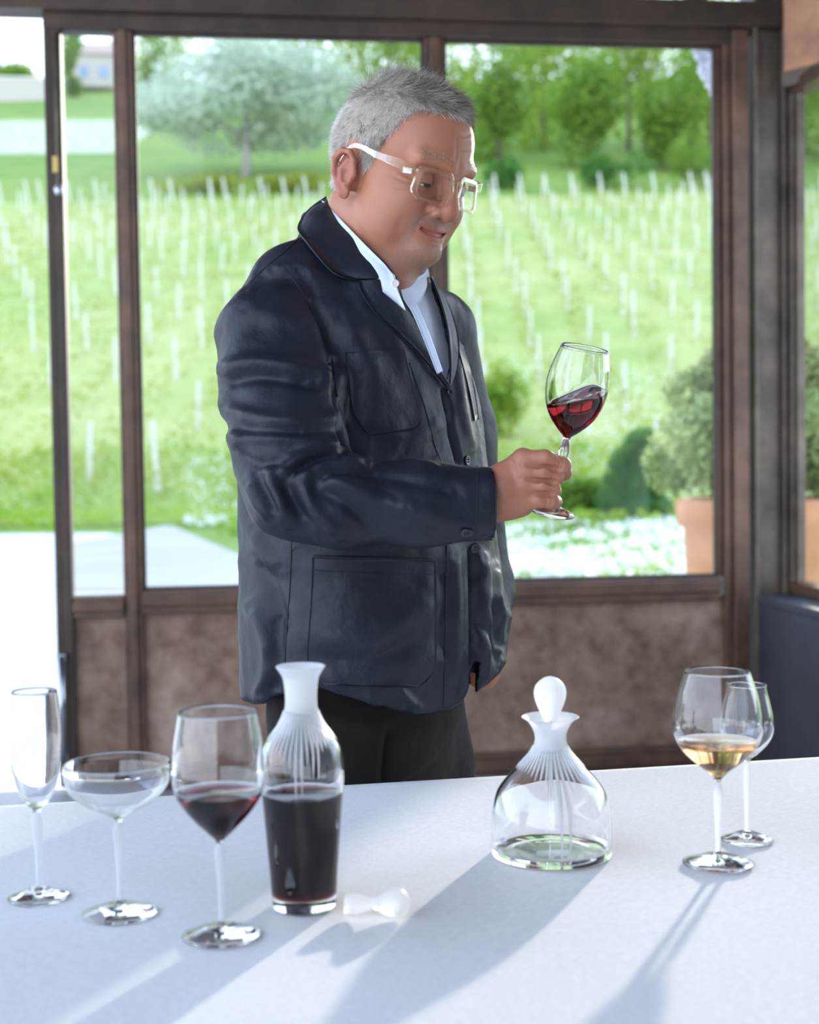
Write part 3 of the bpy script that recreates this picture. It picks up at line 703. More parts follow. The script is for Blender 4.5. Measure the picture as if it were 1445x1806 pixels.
def stopper(name, label, prof_px, s):
    pr = crom([(r * s, z * s) for r, z in prof_px], 5); pr[:, 0] = np.maximum(pr[:, 0], 0)
    pr[0, 0] = 0; pr[-1, 0] = 0
    k = next(i for i, p in enumerate(pr) if p[1] > 62 * s)
    o = empty(name, (0, 0, 0), label, 'stopper')
    lathe('plug', list(map(tuple, pr[:k + 1])) + [(0, pr[k][1])], M_FROST, o, 48)
    V, Fc = lathe_vf([(0, pr[k][1] + .0002)] + [tuple(q) for q in pr[k:]], 96)
    V = [(x * (1 + .012 * math.cos(24 * math.atan2(y, x))), y * (1 + .012 * math.cos(24 * math.atan2(y, x))), z) for x, y, z in V]
    mk('ball', V, Fc, M_FROST, o); return o
SP = [(0, 0), (17, 1), (20.5, 10), (21, 20), (17, 38), (12.5, 55), (12, 62), (14.5, 72), (21, 86), (27, 103), (28.5, 116), (25, 128), (15, 138), (6, 142.5), (0, 143)]
st = stopper('ball_stopper', 'frosted ball stopper standing in the neck of the empty decanter', [(0, 0), (17, 1), (18.5, 10), (18, 22), (14, 40), (12, 55), (12, 62)] + SP[7:], s2)
st.location = dec2.location; st.location.z += (1507 - 1190) * s2 - 143 * s2
s3 = scale_at(668, 1624)
st2 = stopper('ball_stopper', 'frosted stopper lying on its side right of the red wine decanter', [(r * .92, z * .83) for r, z in SP], s3)
q = onz(607, 1618, TZ); st2.location = (q[0] + .001, q[1], TZ + .0012 + 21.5 * s3)
ax = Vector((1, -.10, .045)).normalized(); st2.rotation_euler = ax.to_track_quat('Z', 'Y').to_euler()
# ------------------------------------------------------------------ distance fields and their surfaces
def f32(a): return np.asarray(a, np.float32)
def smin(a, b, k):
    h = np.clip(.5 + .5 * (b - a) / k, 0, 1); return b + (a - b) * h - k * h * (1 - h)
def smax(a, b, k): return -smin(-a, -b, k)
def d_cap(p, a, b, r1, r2=None):
    a, b = f32(a), f32(b); r2 = r1 if r2 is None else r2
    ab = b - a; t = np.clip(((p - a) @ ab) / max(float(ab @ ab), 1e-9), 0, 1)
    return np.linalg.norm(p - a - t[:, None] * ab, axis=1) - (r1 + (r2 - r1) * t)
def d_ell(p, c, r, R=None):
    q = p - f32(c)
    if R is not None: q = q @ f32(R)
    r = f32(r); k0 = np.linalg.norm(q / r, axis=1); k1 = np.linalg.norm(q / (r * r), axis=1)
    return k0 * (k0 - 1) / np.maximum(k1, 1e-6)
def d_sph(p, c, r): return np.linalg.norm(p - f32(c), axis=1) - r
def d_chain(p, pts, rads, k=.01):
    d = None
    for i in range(len(pts) - 1):
        e = d_cap(p, pts[i], pts[i + 1], rads[i], rads[i + 1]); d = e if d is None else smin(d, e, k)
    return d
def surface(fn, lo, hi, h):
    """surface nets of the zero set of fn inside a box"""
    lo = np.asarray(lo, float); n = np.ceil((np.asarray(hi) - lo) / h).astype(int) + 1
    ax = [(lo[i] + h * np.arange(n[i])).astype(np.float32) for i in range(3)]
    Fv = np.empty(n, np.float32)
    st = max(1, int(400000 // (n[1] * n[2])))
    for i in range(0, n[0], st):
        G = np.stack(np.meshgrid(ax[0][i:i + st], ax[1], ax[2], indexing='ij'), -1)
        Fv[i:i + st] = fn(G.reshape(-1, 3)).reshape(G.shape[:3])
    S = Fv < 0
    c = [S[i:n[0] - 1 + i, j:n[1] - 1 + j, k:n[2] - 1 + k] for i in (0, 1) for j in (0, 1) for k in (0, 1)]
    allc = np.logical_and.reduce(c); anyc = np.logical_or.reduce(c); act = anyc & ~allc
    idx = np.argwhere(act); N = len(idx); lut = -np.ones(act.shape, np.int64); lut[act] = np.arange(N)
    cor = [(i, j, k) for i in (0, 1) for j in (0, 1) for k in (0, 1)]
    val = np.stack([Fv[idx[:, 0] + a, idx[:, 1] + b, idx[:, 2] + cc] for a, b, cc in cor], 1)
    acc = np.zeros((N, 3)); cnt = np.zeros(N)
    for a in range(8):
        for b in range(a + 1, 8):
            if sum(abs(cor[a][q] - cor[b][q]) for q in range(3)) != 1: continue
            va, vb = val[:, a], val[:, b]; m = (va < 0) != (vb < 0)
            t = np.where(m, va / np.where(m, va - vb, 1), 0)
            acc += m[:, None] * (np.array(cor[a]) + t[:, None] * (np.array(cor[b]) - np.array(cor[a]))); cnt += m
    V = lo + h * (idx + acc / cnt[:, None])
    Q = []
    for axis in range(3):
        sl0 = [slice(None)] * 3; sl1 = [slice(None)] * 3; sl0[axis] = slice(0, -1); sl1[axis] = slice(1, None)
        A, B = S[tuple(sl0)], S[tuple(sl1)]; E_ = np.argwhere(A != B)
        u, v = (axis + 1) % 3, (axis + 2) % 3
        ok = (E_[:, u] > 0) & (E_[:, v] > 0) & (E_[:, u] < n[u] - 1) & (E_[:, v] < n[v] - 1); E_ = E_[ok]
        ins = A[tuple(E_.T)]
        def at_(du, dv):
            q = E_.copy(); q[:, u] -= du; q[:, v] -= dv; return lut[tuple(q.T)]
        q = np.stack([at_(1, 1), at_(0, 1), at_(0, 0), at_(1, 0)], 1); q[~ins] = q[~ins][:, ::-1]; Q.append(q)
    return V, np.concatenate(Q)
def vnormals(V, Q):
    fn = np.cross(V[Q[:, 2]] - V[Q[:, 0]], V[Q[:, 3]] - V[Q[:, 1]]); out = np.zeros_like(V)
    for k in range(4): np.add.at(out, Q[:, k], fn)
    return out / (np.linalg.norm(out, axis=1)[:, None] + 1e-12)
def relax(V, Q, it=2, w=.5):
    for _ in range(it):
        s = np.zeros_like(V); c = np.zeros(len(V))
        for k in range(4):
            for o_ in (1, 3):
                np.add.at(s, Q[:, k], V[Q[:, (k + o_) % 4]]); np.add.at(c, Q[:, k], 1)
        V = V * (1 - w) + w * s / np.maximum(c, 1)[:, None]
    return V
def vnoise(p, s, seed=0):
    """smooth value noise in -1..1"""
    q = np.asarray(p, float) / s + 100; i = np.floor(q).astype(np.int64); f = q - i; f = f * f * (3 - 2 * f); out = 0
    for a in (0, 1):
        for b in (0, 1):
            for c in (0, 1):
                hsh = ((i[:, 0] + a) * 73856093 ^ (i[:, 1] + b) * 19349663 ^ (i[:, 2] + c) * 83492791 ^ seed * 2654435) & 0xffff
                hsh = (hsh * 40503 + 12345) & 0xffff
                w = (f[:, 0] if a else 1 - f[:, 0]) * (f[:, 1] if b else 1 - f[:, 1]) * (f[:, 2] if c else 1 - f[:, 2])
                out = out + w * (hsh / 32767.5 - 1)
    return out
def grad(fn, p, e=.0015):
    p = f32(p); g = np.stack([fn(p + f32(np.eye(3)[i] * e)) - fn(p - f32(np.eye(3)[i] * e)) for i in range(3)], -1)
    return g / (np.linalg.norm(g, axis=1)[:, None] + 1e-9)
def trace(fn, px, d0=1.55, d1=2.7, it=70):
    """march sight lines through photograph pixels (n,2) to the surface of fn"""
    px = np.asarray(px, float); R = np.array([ray(a, b) for a, b in px]); R /= np.linalg.norm(R, axis=1)[:, None]
    t = d0 / R[:, 1]
    for _ in range(it):
        p = _C + R * t[:, None]; t = t + np.clip(fn(f32(p)), -.03, .05) * .75
        t = np.minimum(t, d1 / R[:, 1])
    return _C + R * t[:, None]
def polyline(pts, n):
    p = crom(pts, 12); s = np.concatenate([[0], np.cumsum(np.linalg.norm(np.diff(p, axis=0), axis=1))]); t = np.linspace(0, s[-1], n)
    return np.stack([np.interp(t, s, p[:, k]) for k in range(p.shape[1])], -1)
def dist_poly(q, pts):
    d = np.full(len(q), 1e9)
    for a, b in zip(pts[:-1], pts[1:]):
        ab = b - a; t = np.clip(((q - a) @ ab) / max(ab @ ab, 1e-9), 0, 1); d = np.minimum(d, np.linalg.norm(q - a - t[:, None] * ab, axis=1))
    return d
def in_poly(x, y, poly):
    r = np.zeros(len(x), bool); j = len(poly) - 1
    for i in range(len(poly)):
        xi, yi = poly[i]; xj, yj = poly[j]
        if yi != yj: r ^= ((yi > y) != (yj > y)) & (x < (xj - xi) * (y - yi) / (yj - yi) + xi)
        j = i
    return r
def project_n(V):
    v = np.asarray(V, float) - _C; w = v @ _f
    return np.stack([722.5 + FPX * (v @ _r) / w, 903 - FPX * (v @ _u) / w], -1)
def folds(V, N, lines):
    """raise or sink cloth along fold lines on the side that faces the room"""
    q = project_n(V); view = (V - _C); view /= np.linalg.norm(view, axis=1)[:, None]
    face = np.clip(-(N * view).sum(1) * 3 + .3, 0, 1); dsp = np.zeros(len(V))
    for pts, amp, wid in lines:
        c = polyline(pts, 24); d = dist_poly(q, c)
        tt = np.ones(len(V)); e0 = np.linalg.norm(q - c[0], axis=1); e1 = np.linalg.norm(q - c[-1], axis=1)
        tt = np.clip(np.minimum(e0, e1) / (1.5 * wid) + .25, 0, 1)
        dsp += amp * 1.25 * np.exp(-(d / wid) ** 2) * tt
    return V + N * (dsp * face)[:, None]
def patch(name, fn, A, B, nu, nv, mat, parent, off=.001, th=.0025, d0=1.55, bulge=0.0):
    """a cloth piece between two outline curves, laid on the surface of fn with real thickness"""
    a, b = polyline(A, nu), polyline(B, nu); t = np.linspace(0, 1, nv)
    G = (a[:, None] * (1 - t)[None, :, None] + b[:, None] * t[None, :, None]).reshape(-1, 2)
    if fn is None: p, n = hit(G)
    else:
        p = trace(fn, G, d0); bad = np.abs(fn(f32(p))) > .008
        if bad.any() and not bad.all():      # outline just past the silhouette: take the nearest point that lies on the cloth
            g_ = np.flatnonzero(~bad)
            for q_ in np.flatnonzero(bad): p[q_] = P(G[q_, 0], G[q_, 1], p[g_[np.argmin(((G[g_] - G[q_]) ** 2).sum(1))], 1])
        n = grad(fn, p)
    bl = (bulge * np.sin(np.pi * np.tile(t, nu))) if bulge else 0
    p = relax_grid(p.reshape(nu, nv, 3), 5).reshape(-1, 3); n = relax_grid(n.reshape(nu, nv, 3), 3).reshape(-1, 3)
    lo_, hi_ = p + n * off, p + n * np.reshape(off + th + bl, (-1, 1) if bulge else ())
    # soften the traced sheet
    i, j = np.meshgrid(np.arange(nu - 1), np.arange(nv - 1), indexing='ij'); q = (i * nv + j).ravel()
    Q = np.stack([q, q + 1, q + nv + 1, q + nv], -1)
    hi_ = relax_grid(hi_.reshape(nu, nv, 3)).reshape(-1, 3); m = nu * nv
    per = [(k, 0) for k in range(nu)] + [(nu - 1, k) for k in range(1, nv)] + [(k, nv - 1) for k in range(nu - 2, -1, -1)] + [(0, k) for k in range(nv - 2, 0, -1)]
    pi = np.array([x * nv + y for x, y in per]); pj = np.roll(pi, -1)
    F_ = np.concatenate([Q + m, Q[:, ::-1], np.stack([pi, pj, pj + m, pi + m], -1)])
    o = mk(name, np.vstack([lo_, hi_]), F_, mat, parent, True, local=False)
    return o
def relax_grid(G, it=4):
    for _ in range(it):
        H = G.copy()
        for e_ in (0, -1):
            H[e_, 1:-1] = .5 * G[e_, 1:-1] + .25 * (G[e_, :-2] + G[e_, 2:]); H[1:-1, e_] = .5 * G[1:-1, e_] + .25 * (G[:-2, e_] + G[2:, e_])
        H[1:-1, 1:-1] = .5 * G[1:-1, 1:-1] + .125 * (G[:-2, 1:-1] + G[2:, 1:-1] + G[1:-1, :-2] + G[1:-1, 2:]); G = H
    return G
def seam(name, fn, pts, mat, parent, r=.0009, off=.0004, n=40, d0=1.55):
    p, g = hit(polyline(pts, n))
    for _ in range(2): p[1:-1] = .5 * p[1:-1] + .25 * (p[:-2] + p[2:])
    V, Fc = tube_vf(p + g * off, r, 5); return mk(name, V, Fc, mat, parent, local=False)
def disc_at(name, p, nrm, r, mat, parent, holes=4, th=.0022):
    V, Fc = lathe_vf([(0, .0), (r, .0), (r, th * .7), (r * .9, th), (r * .72, th * .8), (0, th * .7)], 24)
    qn = Vector(nrm).to_track_quat('Z', 'Y'); o = mk(name, [Vector(p) + qn @ Vector(v) for v in V], Fc, mat, parent, local=False)
    return o, qn
# ------------------------------------------------------------------ the man
person = empty('person', (P(640, 1300, 2.19)[0], 2.19, 0), 'grey haired man in navy jacket, standing behind the table, raising a glass of wine', 'person')
FA = math.radians(38)
AF = np.array([math.cos(FA), -math.sin(FA), 0]); AL = np.array([math.sin(FA), math.cos(FA), 0])
# torso outline as seen: y, left, right, depth of the axis
TB = [(425, 612, 735, 2.13), (450, 590, 745, 2.13), (480, 560, 757, 2.13), (520, 505, 772, 2.13), (560, 475, 785, 2.13), (600, 455, 800, 2.135), (650, 442, 820, 2.14), (720, 436, 838, 2.15), (800, 436, 850, 2.16), (900, 438, 868, 2.17),
      (1000, 441, 876, 2.18), (1080, 440, 884, 2.18), (1140, 441, 886, 2.18), (1200, 443, 872, 2.18), (1260, 448, 862, 2.18)]
_tz, _tx, _ty, _ta = [], [], [], []
for y, l_, r_, d in TB:
    p = P((l_ + r_) / 2, y, d); _tz.append(p[2]); _tx.append(p[0]); _ty.append(d); _ta.append((r_ - l_) / 2 * d / FPX)
o_ = np.argsort(_tz); _tz, _tx, _ty, _ta = [np.array(v)[o_] for v in (_tz, _tx, _ty, _ta)]
WFAC = math.sqrt(math.sin(FA) ** 2 + (.74 * math.cos(FA)) ** 2)
def loft(p, grow=0.0, ratio=.74, ex=2.35):
    cx, cy = np.interp(p[:, 2], _tz, _tx), np.interp(p[:, 2], _tz, _ty); a = np.interp(p[:, 2], _tz, _ta) / WFAC + grow
    b = (a - grow) * ratio + grow
    x, y = p[:, 0] - cx, p[:, 1] - cy; u = np.abs(x * AL[0] + y * AL[1]); v = np.abs(x * AF[0] + y * AF[1])
    q = ((u / a) ** ex + (v / b) ** ex) ** (1 / ex); rr = np.sqrt(u * u + v * v)
    return (rr * (1 - 1 / np.maximum(q, 1e-3))).astype(np.float32)
SH_N, SH_F = P(462, 590, 1.985), P(772, 585, 2.30)
COLL = [P(556, 388, 2.19), P(572, 412, 2.12), P(612, 452, 2.06), P(655, 492, 2.035), P(690, 520, 2.03)]
def f_torso(p):
    d = loft(p)
    d = smin(d, d_chain(p, [P(600, 452, 2.14), P(520, 510, 2.05), SH_N], [.055, .062, .062], .02), .05)
    d = smin(d, d_chain(p, [P(735, 490, 2.2), SH_F], [.04, .05], .02), .05)
    d = smin(d, d_chain(p, COLL, [.022, .024, .022, .018, .012], .02), .028)
    top = p[:, 2] - np.interp(p[:, 0], [-.2, -.12, .0, .05], [1.62, 1.575, 1.49, 1.47])
    return smax(d, top, .02)
ELB = P(518, 866, 1.87)
def f_sleeve(p):
    d = d_chain(p, [SH_N, P(476, 680, 1.95), P(500, 790, 1.90), ELB], [.0635, .0655, .064, .0605], .03)
    d = smin(d, d_chain(p, [P(505, 580, 2.0), P(528, 690, 1.955), P(545, 800, 1.91)], [.062, .060, .054], .03), .03)
    d = smin(d, d_chain(p, [ELB, P(600, 884, 1.865), P(740, 888, 1.88), P(874, 889, 1.9)], [.060, .0555, .0525, .0515], .03), .022)
    end = (p - f32(P(871, 888, 1.9))) @ f32(np.array([.995, .06, .0]))
    d = smax(d, end, .003)
    hol = smax(d_cap(p, P(845, 889, 1.9), P(900, 889, 1.9), .0475), -(end + .022), .003)
    return smax(d, -hol, .003)
def f_far(p):
    return d_chain(p, [SH_F, P(806, 760, 2.37), P(846, 1040, 2.40), P(840, 1165, 2.26)], [.062, .062, .055, .05], .03)
VPOLY = [(684, 476), (694, 505), (716, 545), (748, 604), (783, 676), (792, 640), (788, 600), (776, 550), (758, 505), (757, 478), (722, 460)]
HX = [430, 452, 475, 520, 565, 640, 700, 750, 790, 815, 829, 835, 837, 858, 880, 900, 920]
HY = [1236, 1240, 1236, 1215, 1214, 1238, 1254, 1261, 1254, 1238, 1214, 1150, 1223, 1208, 1190, 1165, 1130]
def hem(p):
    q = project_n(p); return ((q[:, 1] - np.interp(q[:, 0], HX, HY)) * 2.15 / FPX).astype(np.float32)
def f_jacket(p):
    t = f_torso(p); q = project_n(p); cy = np.interp(p[:, 2], _tz, _ty)
    m = (p[:, 2] > 1.15) & (p[:, 1] < cy + .02)
    iv = np.zeros(len(p), bool)
    if m.any(): iv[m] = in_poly(q[m, 0], q[m, 1], VPOLY)
    t = t + np.where(iv, .028, 0).astype(np.float32)
    t = smin(t, f_far(p), .02)
    t = smax(t, hem(p), .004)
    t = smax(t, -(loft(p, -.016) + np.where(p[:, 2] < .87, 0, 1)), .004)      # hollow skirt
    return smin(t, f_sleeve(p), .012)
def f_jsolid(p): return smin(smin(f_torso(p), f_far(p), .02), f_sleeve(p), .012)
t = NT('navy_cotton'); n1 = t.noise(16, 4, .55); n2 = t.noise(900, 2); n3 = t.noise(45, 3, .5)
t.color(t.ramp(n1, [(.3, (.0085, .0115, .0205)), (.7, (.014, .0185, .032))])).set(Roughness=.50, Specular_IOR_Level=.36)
ad = t.node('ShaderNodeMath', operation='MULTIPLY_ADD'); t.l.new(n3, ad.inputs[0]); ad.inputs[1].default_value = .35; t.l.new(n1, ad.inputs[2])
t.bump(ad.outputs[0], .36, .012); M_NAVY = t.m
M_NAVYS = plain('navy_seam', (.006, .007, .011), .7)
M_BTN = plain('navy_button', (.02, .022, .03), .3)
M_SHIRT = NT('pale_blue_shirt'); n1 = M_SHIRT.noise(260, 2); M_SHIRT.color(M_SHIRT.mix(n1, (.62, .70, .85), (.72, .79, .92))).set(Roughness=.8); M_SHIRT = M_SHIRT.m
JH = .0042
V, Q = surface(f_jacket, (-.34, 1.74, .79), (.24, 2.52, 1.62), JH)
V = relax(V, Q, 2, .5); N = vnormals(V, Q)
V = V + N * (.0028 * vnoise(V * np.array([1, 1, .55]), .05, 3) + .0016 * vnoise(V, .022, 5))[:, None]
FOLD = [
 # around the elbow
 ([(606, 792), (570, 793), (530, 808), (490, 840)], .008, 10), ([(600, 806), (560, 812), (515, 832)], -.006, 8), ([(645, 818), (600, 815), (560, 826), (530, 846)], .007, 9), ([(655, 832), (600, 832), (560, 846)], -.005, 8),
 ([(470, 838), (492, 872), (505, 918)], .009, 12), ([(498, 852), (520, 890), (540, 925)], -.008, 10), ([(535, 848), (552, 895), (600, 940)], .008, 12), ([(570, 842), (640, 868), (720, 905)], .006, 13), ([(560, 862), (610, 890), (660, 930)], -.006, 12),
 ([(640, 832), (720, 848), (800, 866)], -.005, 12), ([(700, 880), (780, 915), (850, 935)], .004, 14), ([(440, 850), (455, 885), (480, 915)], .007, 10), ([(455, 830), (470, 870), (490, 905)], -.007, 9),
 # upper sleeve
 ([(392, 652), (450, 640), (540, 652), (592, 668)], .007, 13), ([(396, 676), (460, 664), (550, 676)], -.007, 11), ([(400, 720), (470, 742), (560, 744), (600, 735)], .007, 14), ([(412, 775), (470, 770), (540, 778), (600, 776)], .006, 11), ([(412, 752), (470, 760), (540, 760)], -.006, 10),
 ([(430, 545), (480, 560), (540, 570)], .004, 18), ([(420, 800), (450, 815), (500, 815)], -.006, 9), ([(395, 690), (405, 740), (425, 800)], .004, 12), ([(548, 520), (572, 570), (592, 640)], -.007, 9), ([(592, 640), (602, 720), (606, 790)], -.012, 9),
 # chest
 ([(600, 560), (640, 620), (672, 690)], .006, 20), ([(650, 540), (690, 590), (720, 640)], .004, 16), ([(620, 700), (640, 760), (700, 790)], -.005, 18), ([(690, 780), (740, 770), (780, 740)], .004, 14), ([(805, 640), (815, 720), (830, 790)], .005, 9), ([(480, 478), (530, 470), (560, 490)], .005, 10), ([(440, 510), (490, 490), (530, 500)], -.004, 10),
 # back and skirt
 ([(450, 930), (468, 980), (500, 1000)], .006, 14), ([(448, 990), (480, 1030), (500, 1100)], -.006, 13), ([(446, 1070), (468, 1110), (476, 1170), (462, 1225)], .010, 13), ([(486, 1080), (490, 1150), (485, 1225)], -.006, 12), ([(560, 1125), (640, 1128), (720, 1090), (760, 1050)], .006, 20), ([(570, 1160), (650, 1165), (740, 1130)], -.006, 16),
 ([(580, 1190), (600, 1215)], .005, 10), ([(650, 1215), (660, 1240)], .005, 9), ([(700, 1215), (735, 1250)], .007, 9), ([(800, 980), (806, 1080), (800, 1200)], .007, 12), ([(776, 1000), (778, 1150)], -.004, 9), ([(850, 985), (856, 1080), (852, 1190)], .009, 10), ([(872, 1000), (878, 1060), (900, 1100)], .007, 9), ([(868, 1070), (880, 1110), (890, 1150)], -.010, 9), ([(840, 1090), (870, 1140), (884, 1175)], -.006, 8),
 # front edge where the two panels part
 ([(785, 688), (797, 760), (810, 812)], -.013, 4.5), ([(833, 972), (835, 1040), (836, 1100), (835, 1215)], -.016, 4.5),
]
V = folds(V, N, FOLD); V = relax(V, Q, 1, .35)
jacket = mk('jacket', V, Q, M_NAVY, person, True, local=False)
from mathutils.bvhtree import BVHTree
JBVH = BVHTree.FromPolygons([tuple(v) for v in V], [tuple(int(i) for i in q) for q in Q])
def hit(px):
    """points and normals where sight lines meet the finished jacket"""
    pp, nn = [], []
    for a, b in np.asarray(px, float):
        r = ray(a, b); r = r / np.linalg.norm(r); l, n, _, _ = JBVH.ray_cast(Vector(_C), Vector(r))
        if l is None: l = Vector(pp[-1] if pp else P(a, b, 2.0)); n = Vector(nn[-1] if nn else (0, -1, 0))
        pp.append(np.array(l)); nn.append(np.array(n) if n.dot(Vector(r)) < 0 else -np.array(n))
    return np.array(pp), np.array(nn)
# shirt
M_SK = None
def f_shirt(p): return loft(p) + .016
shirt = patch('shirt', f_shirt, [(676, 470), (690, 510), (712, 560), (745, 620), (782, 700)], [(748, 478), (764, 520), (780, 572), (790, 622), (790, 700)], 30, 14, M_SHIRT, person, 0, .004)
# shirt collar: standing band plus points
top = polyline([P(568, 352, 2.20), P(580, 362, 2.13), P(606, 391, 2.06), P(650, 437, 2.02), P(690, 479, 2.008), P(697, 486, 2.000)], 24)
bot = polyline([P(558, 392, 2.215), P(566, 408, 2.135), P(590, 440, 2.06), P(632, 482, 2.02), P(684, 522, 1.998), P(716, 549, 1.994)], 24)
def strip(name, A, B, mat, parent, th=.0025, nv=6, bow=.0):
    A, B = np.asarray(A), np.asarray(B); n = len(A); tt = np.linspace(0, 1, nv); G = A[:, None] * (1 - tt)[None, :, None] + B[:, None] * tt[None, :, None]
    du = np.gradient(G, axis=0); dv = np.gradient(G, axis=1); nn = np.cross(du, dv); nn /= np.linalg.norm(nn, axis=2)[:, :, None] + 1e-12
    if (nn[:, :, 1].mean() > 0): nn = -nn
    G = G + nn * (bow * np.sin(np.pi * tt))[None, :, None]
    lo_, hi_ = G.reshape(-1, 3), (G + nn * th).reshape(-1, 3); m = n * nv
    i, j = np.meshgrid(np.arange(n - 1), np.arange(nv - 1), indexing='ij'); q = (i * nv + j).ravel(); Qd = np.stack([q, q + 1, q + nv + 1, q + nv], -1)
    per = [(k, 0) for k in range(n)] + [(n - 1, k) for k in range(1, nv)] + [(k, nv - 1) for k in range(n - 2, -1, -1)] + [(0, k) for k in range(nv - 2, 0, -1)]
    pi = np.array([x * nv + y for x, y in per]); pj = np.roll(pi, -1)
    return mk(name, np.vstack([lo_, hi_]), np.concatenate([Qd + m, Qd[:, ::-1], np.stack([pi, pj, pj + m, pi + m], -1)]), mat, parent, True, local=False)
strip('shirt_collar', top, bot, M_SHIRT, shirt, bow=.003)
strip('shirt_collar', polyline([P(700, 492, 2.045), P(722, 493, 2.06), P(744, 484, 2.11), P(752, 472, 2.18)], 14), polyline([P(716, 560, 2.03), P(736, 540, 2.05), P(748, 514, 2.095), P(753, 500, 2.15)], 14), M_SHIRT, shirt, bow=.002)
strip('shirt_placket', polyline([P(722, 540, 2.012), P(744, 590, 2.005), P(771, 660, 1.995)], 12), polyline([P(733, 536, 2.022), P(757, 590, 2.010), P(780, 655, 2.0)], 12), M_SHIRT, shirt)
cb = P(697, 500, 1.997)
M_WBTN = plain('white_button', (.85, .85, .83), .3)
disc_at('shirt_button', cb, (.25, -.95, .1), .0056, M_WBTN, shirt)
# jacket pieces
patch('collar', f_jsolid, [(567, 357), (548, 372), (531, 402), (530, 421), (556, 455), (592, 490), (630, 497)], [(571, 358), (586, 379), (611, 407), (640, 436), (668, 463), (684, 480), (694, 496)], 34, 9, M_NAVY, jacket, .004, .004, bulge=.004)
patch('lapel', f_jsolid, [(632, 499), (629, 505), (636, 520), (656, 550), (696, 588), (738, 630), (782, 684)], [(688, 496), (694, 508), (706, 530), (722, 558), (742, 596), (762, 636), (786, 684)], 40, 9, M_NAVY, jacket, .004, .0035, bulge=.005)
patch('lapel', f_jsolid, [(755, 494), (767, 520), (776, 548), (784, 580), (788, 615), (790, 650), (787, 684)], [(759, 494), (776, 520), (789, 550), (799, 582), (804, 612), (802, 648), (789, 684)], 30, 5, M_NAVY, jacket, .004, .003)
patch('chest_pocket', None, [(609, 622), (612, 660), (618, 705), (630, 742), (652, 766)], [(712, 617), (722, 660), (733, 700), (743, 732), (733, 757)], 34, 30, M_NAVY, jacket, .0004, .0016)
pk = patch('patch_pocket', None, [(553, 982), (551, 1040), (546, 1110), (543, 1165), (556, 1190), (574, 1206)], [(766, 989), (767, 1050), (767, 1120), (767, 1175), (758, 1192), (738, 1210)], 56, 50, M_NAVY, jacket, .0004, .0022)
seam('seam', f_jsolid, [(553, 1005), (650, 1010), (766, 1013)], M_NAVYS, jacket, .0007, .0024)
seam('seam', f_jsolid, [(554, 981), (660, 984), (766, 988)], M_NAVYS, jacket, .0018, .0020)
seam('seam', f_jsolid, [(552, 984), (549, 1060), (543, 1165), (556, 1190), (574, 1206), (660, 1211), (738, 1210), (758, 1192), (767, 1175), (767, 1080), (767, 990)], M_NAVYS, jacket, .0009, .0008, 90)
seam('seam', f_jsolid, [(610, 660), (618, 705), (630, 742), (652, 766), (700, 762), (733, 757), (743, 732), (733, 700), (722, 660), (712, 618)], M_NAVYS, jacket, .0007, .0006, 60)
seam('seam', f_jsolid, [(515, 945), (513, 1000), (510, 1060), (503, 1165), (503, 1215)], M_NAVYS, jacket, .0008, .0004)
seam('seam', f_jsolid, [(722, 640), (750, 720), (768, 790), (782, 820)], M_NAVYS, jacket, .0007, .0004)
seam('seam', f_jsolid, [(788, 962), (786, 1050), (785, 1154), (782, 1248)], M_NAVYS, jacket, .0008, .0004)
seam('seam', f_jsolid, [(500, 470), (530, 510), (562, 570), (585, 630), (595, 700)], M_NAVYS, jacket, .0008, .0004)
seam('seam', f_sleeve, [(843, 822), (842, 880), (840, 953)], M_NAVYS, jacket, .0008, .0004)
seam('seam', f_jsolid, [(528, 421), (500, 446), (470, 470), (440, 500)], M_NAVYS, jacket, .0008, .0004)
for (bx, by, f_, r) in ((823, 938, f_sleeve, .0085), (838, 966, f_jsolid, .0085), (823, 813, f_jsolid, .008), (792, 692, f_jsolid, .005)):
    p, n_ = hit([(bx, by)]); p, n_ = p[0], n_[0]
    b_, qn = disc_at('button', p + n_ * .0012, n_, r, M_BTN, jacket)
    for hx_, hy_ in ((1, 1), (1, -1), (-1, 1), (-1, -1)):
        disc_at('buttonhole', Vector(p + n_ * .0026) + qn @ Vector((hx_ * r * .22, hy_ * r * .22, 0)), n_, r * .11, M_NAVYS, b_, th=.0012)
# the far breast pocket with spectacles clip
patch('far_pocket', None, [(804, 606), (813, 640), (826, 690), (835, 742)], [(815, 604), (824, 640), (836, 690), (842, 740)], 14, 4, M_NAVY, jacket, .0004, .0025)
# trousers and shoes
t = NT('dark_trousers'); n1 = t.noise(12, 4); n2 = t.noise(700, 2); t.color(t.ramp(n1, [(.3, (.008, .0065, .006)), (.7, (.016, .013, .012))])).set(Roughness=.85, Sheen_Weight=.05, Specular_IOR_Level=.2).bump(n1, .5, .012); M_TROU = t.m
HIP = P(648, 1215, 2.205); KN = P(600, 1330, 2.15); KF = P(742, 1330, 2.27)
FN = np.array([KN[0] + .0, 2.16, .09]); FF_ = np.array([KF[0] + .0, 2.285, .09])
def f_trou(p):
    q = p - f32(HIP); u = q @ f32(AL); v = q @ f32(AF); z = q[:, 2]
    g = np.sqrt((u / .172) ** 2 + (v / .132) ** 2 + (z / .26) ** 4 + 1e-9); d = (g - 1) * .12
    d = smin(d, d_chain(p, [HIP + AL * -.085 + [0, 0, -.03], KN + [0, 0, -.02], [FN[0] + .01, 2.15, .48], FN], [.092, .081, .066, .060], .03), .022)
    d = smin(d, d_chain(p, [HIP + AL * .085 + [0, 0, -.03], KF + [0, 0, -.02], [FF_[0] + .015, 2.275, .48], FF_], [.092, .080, .066, .060], .03), .022)
    d = smax(d, p[:, 2] - 1.06, .01)
    return d
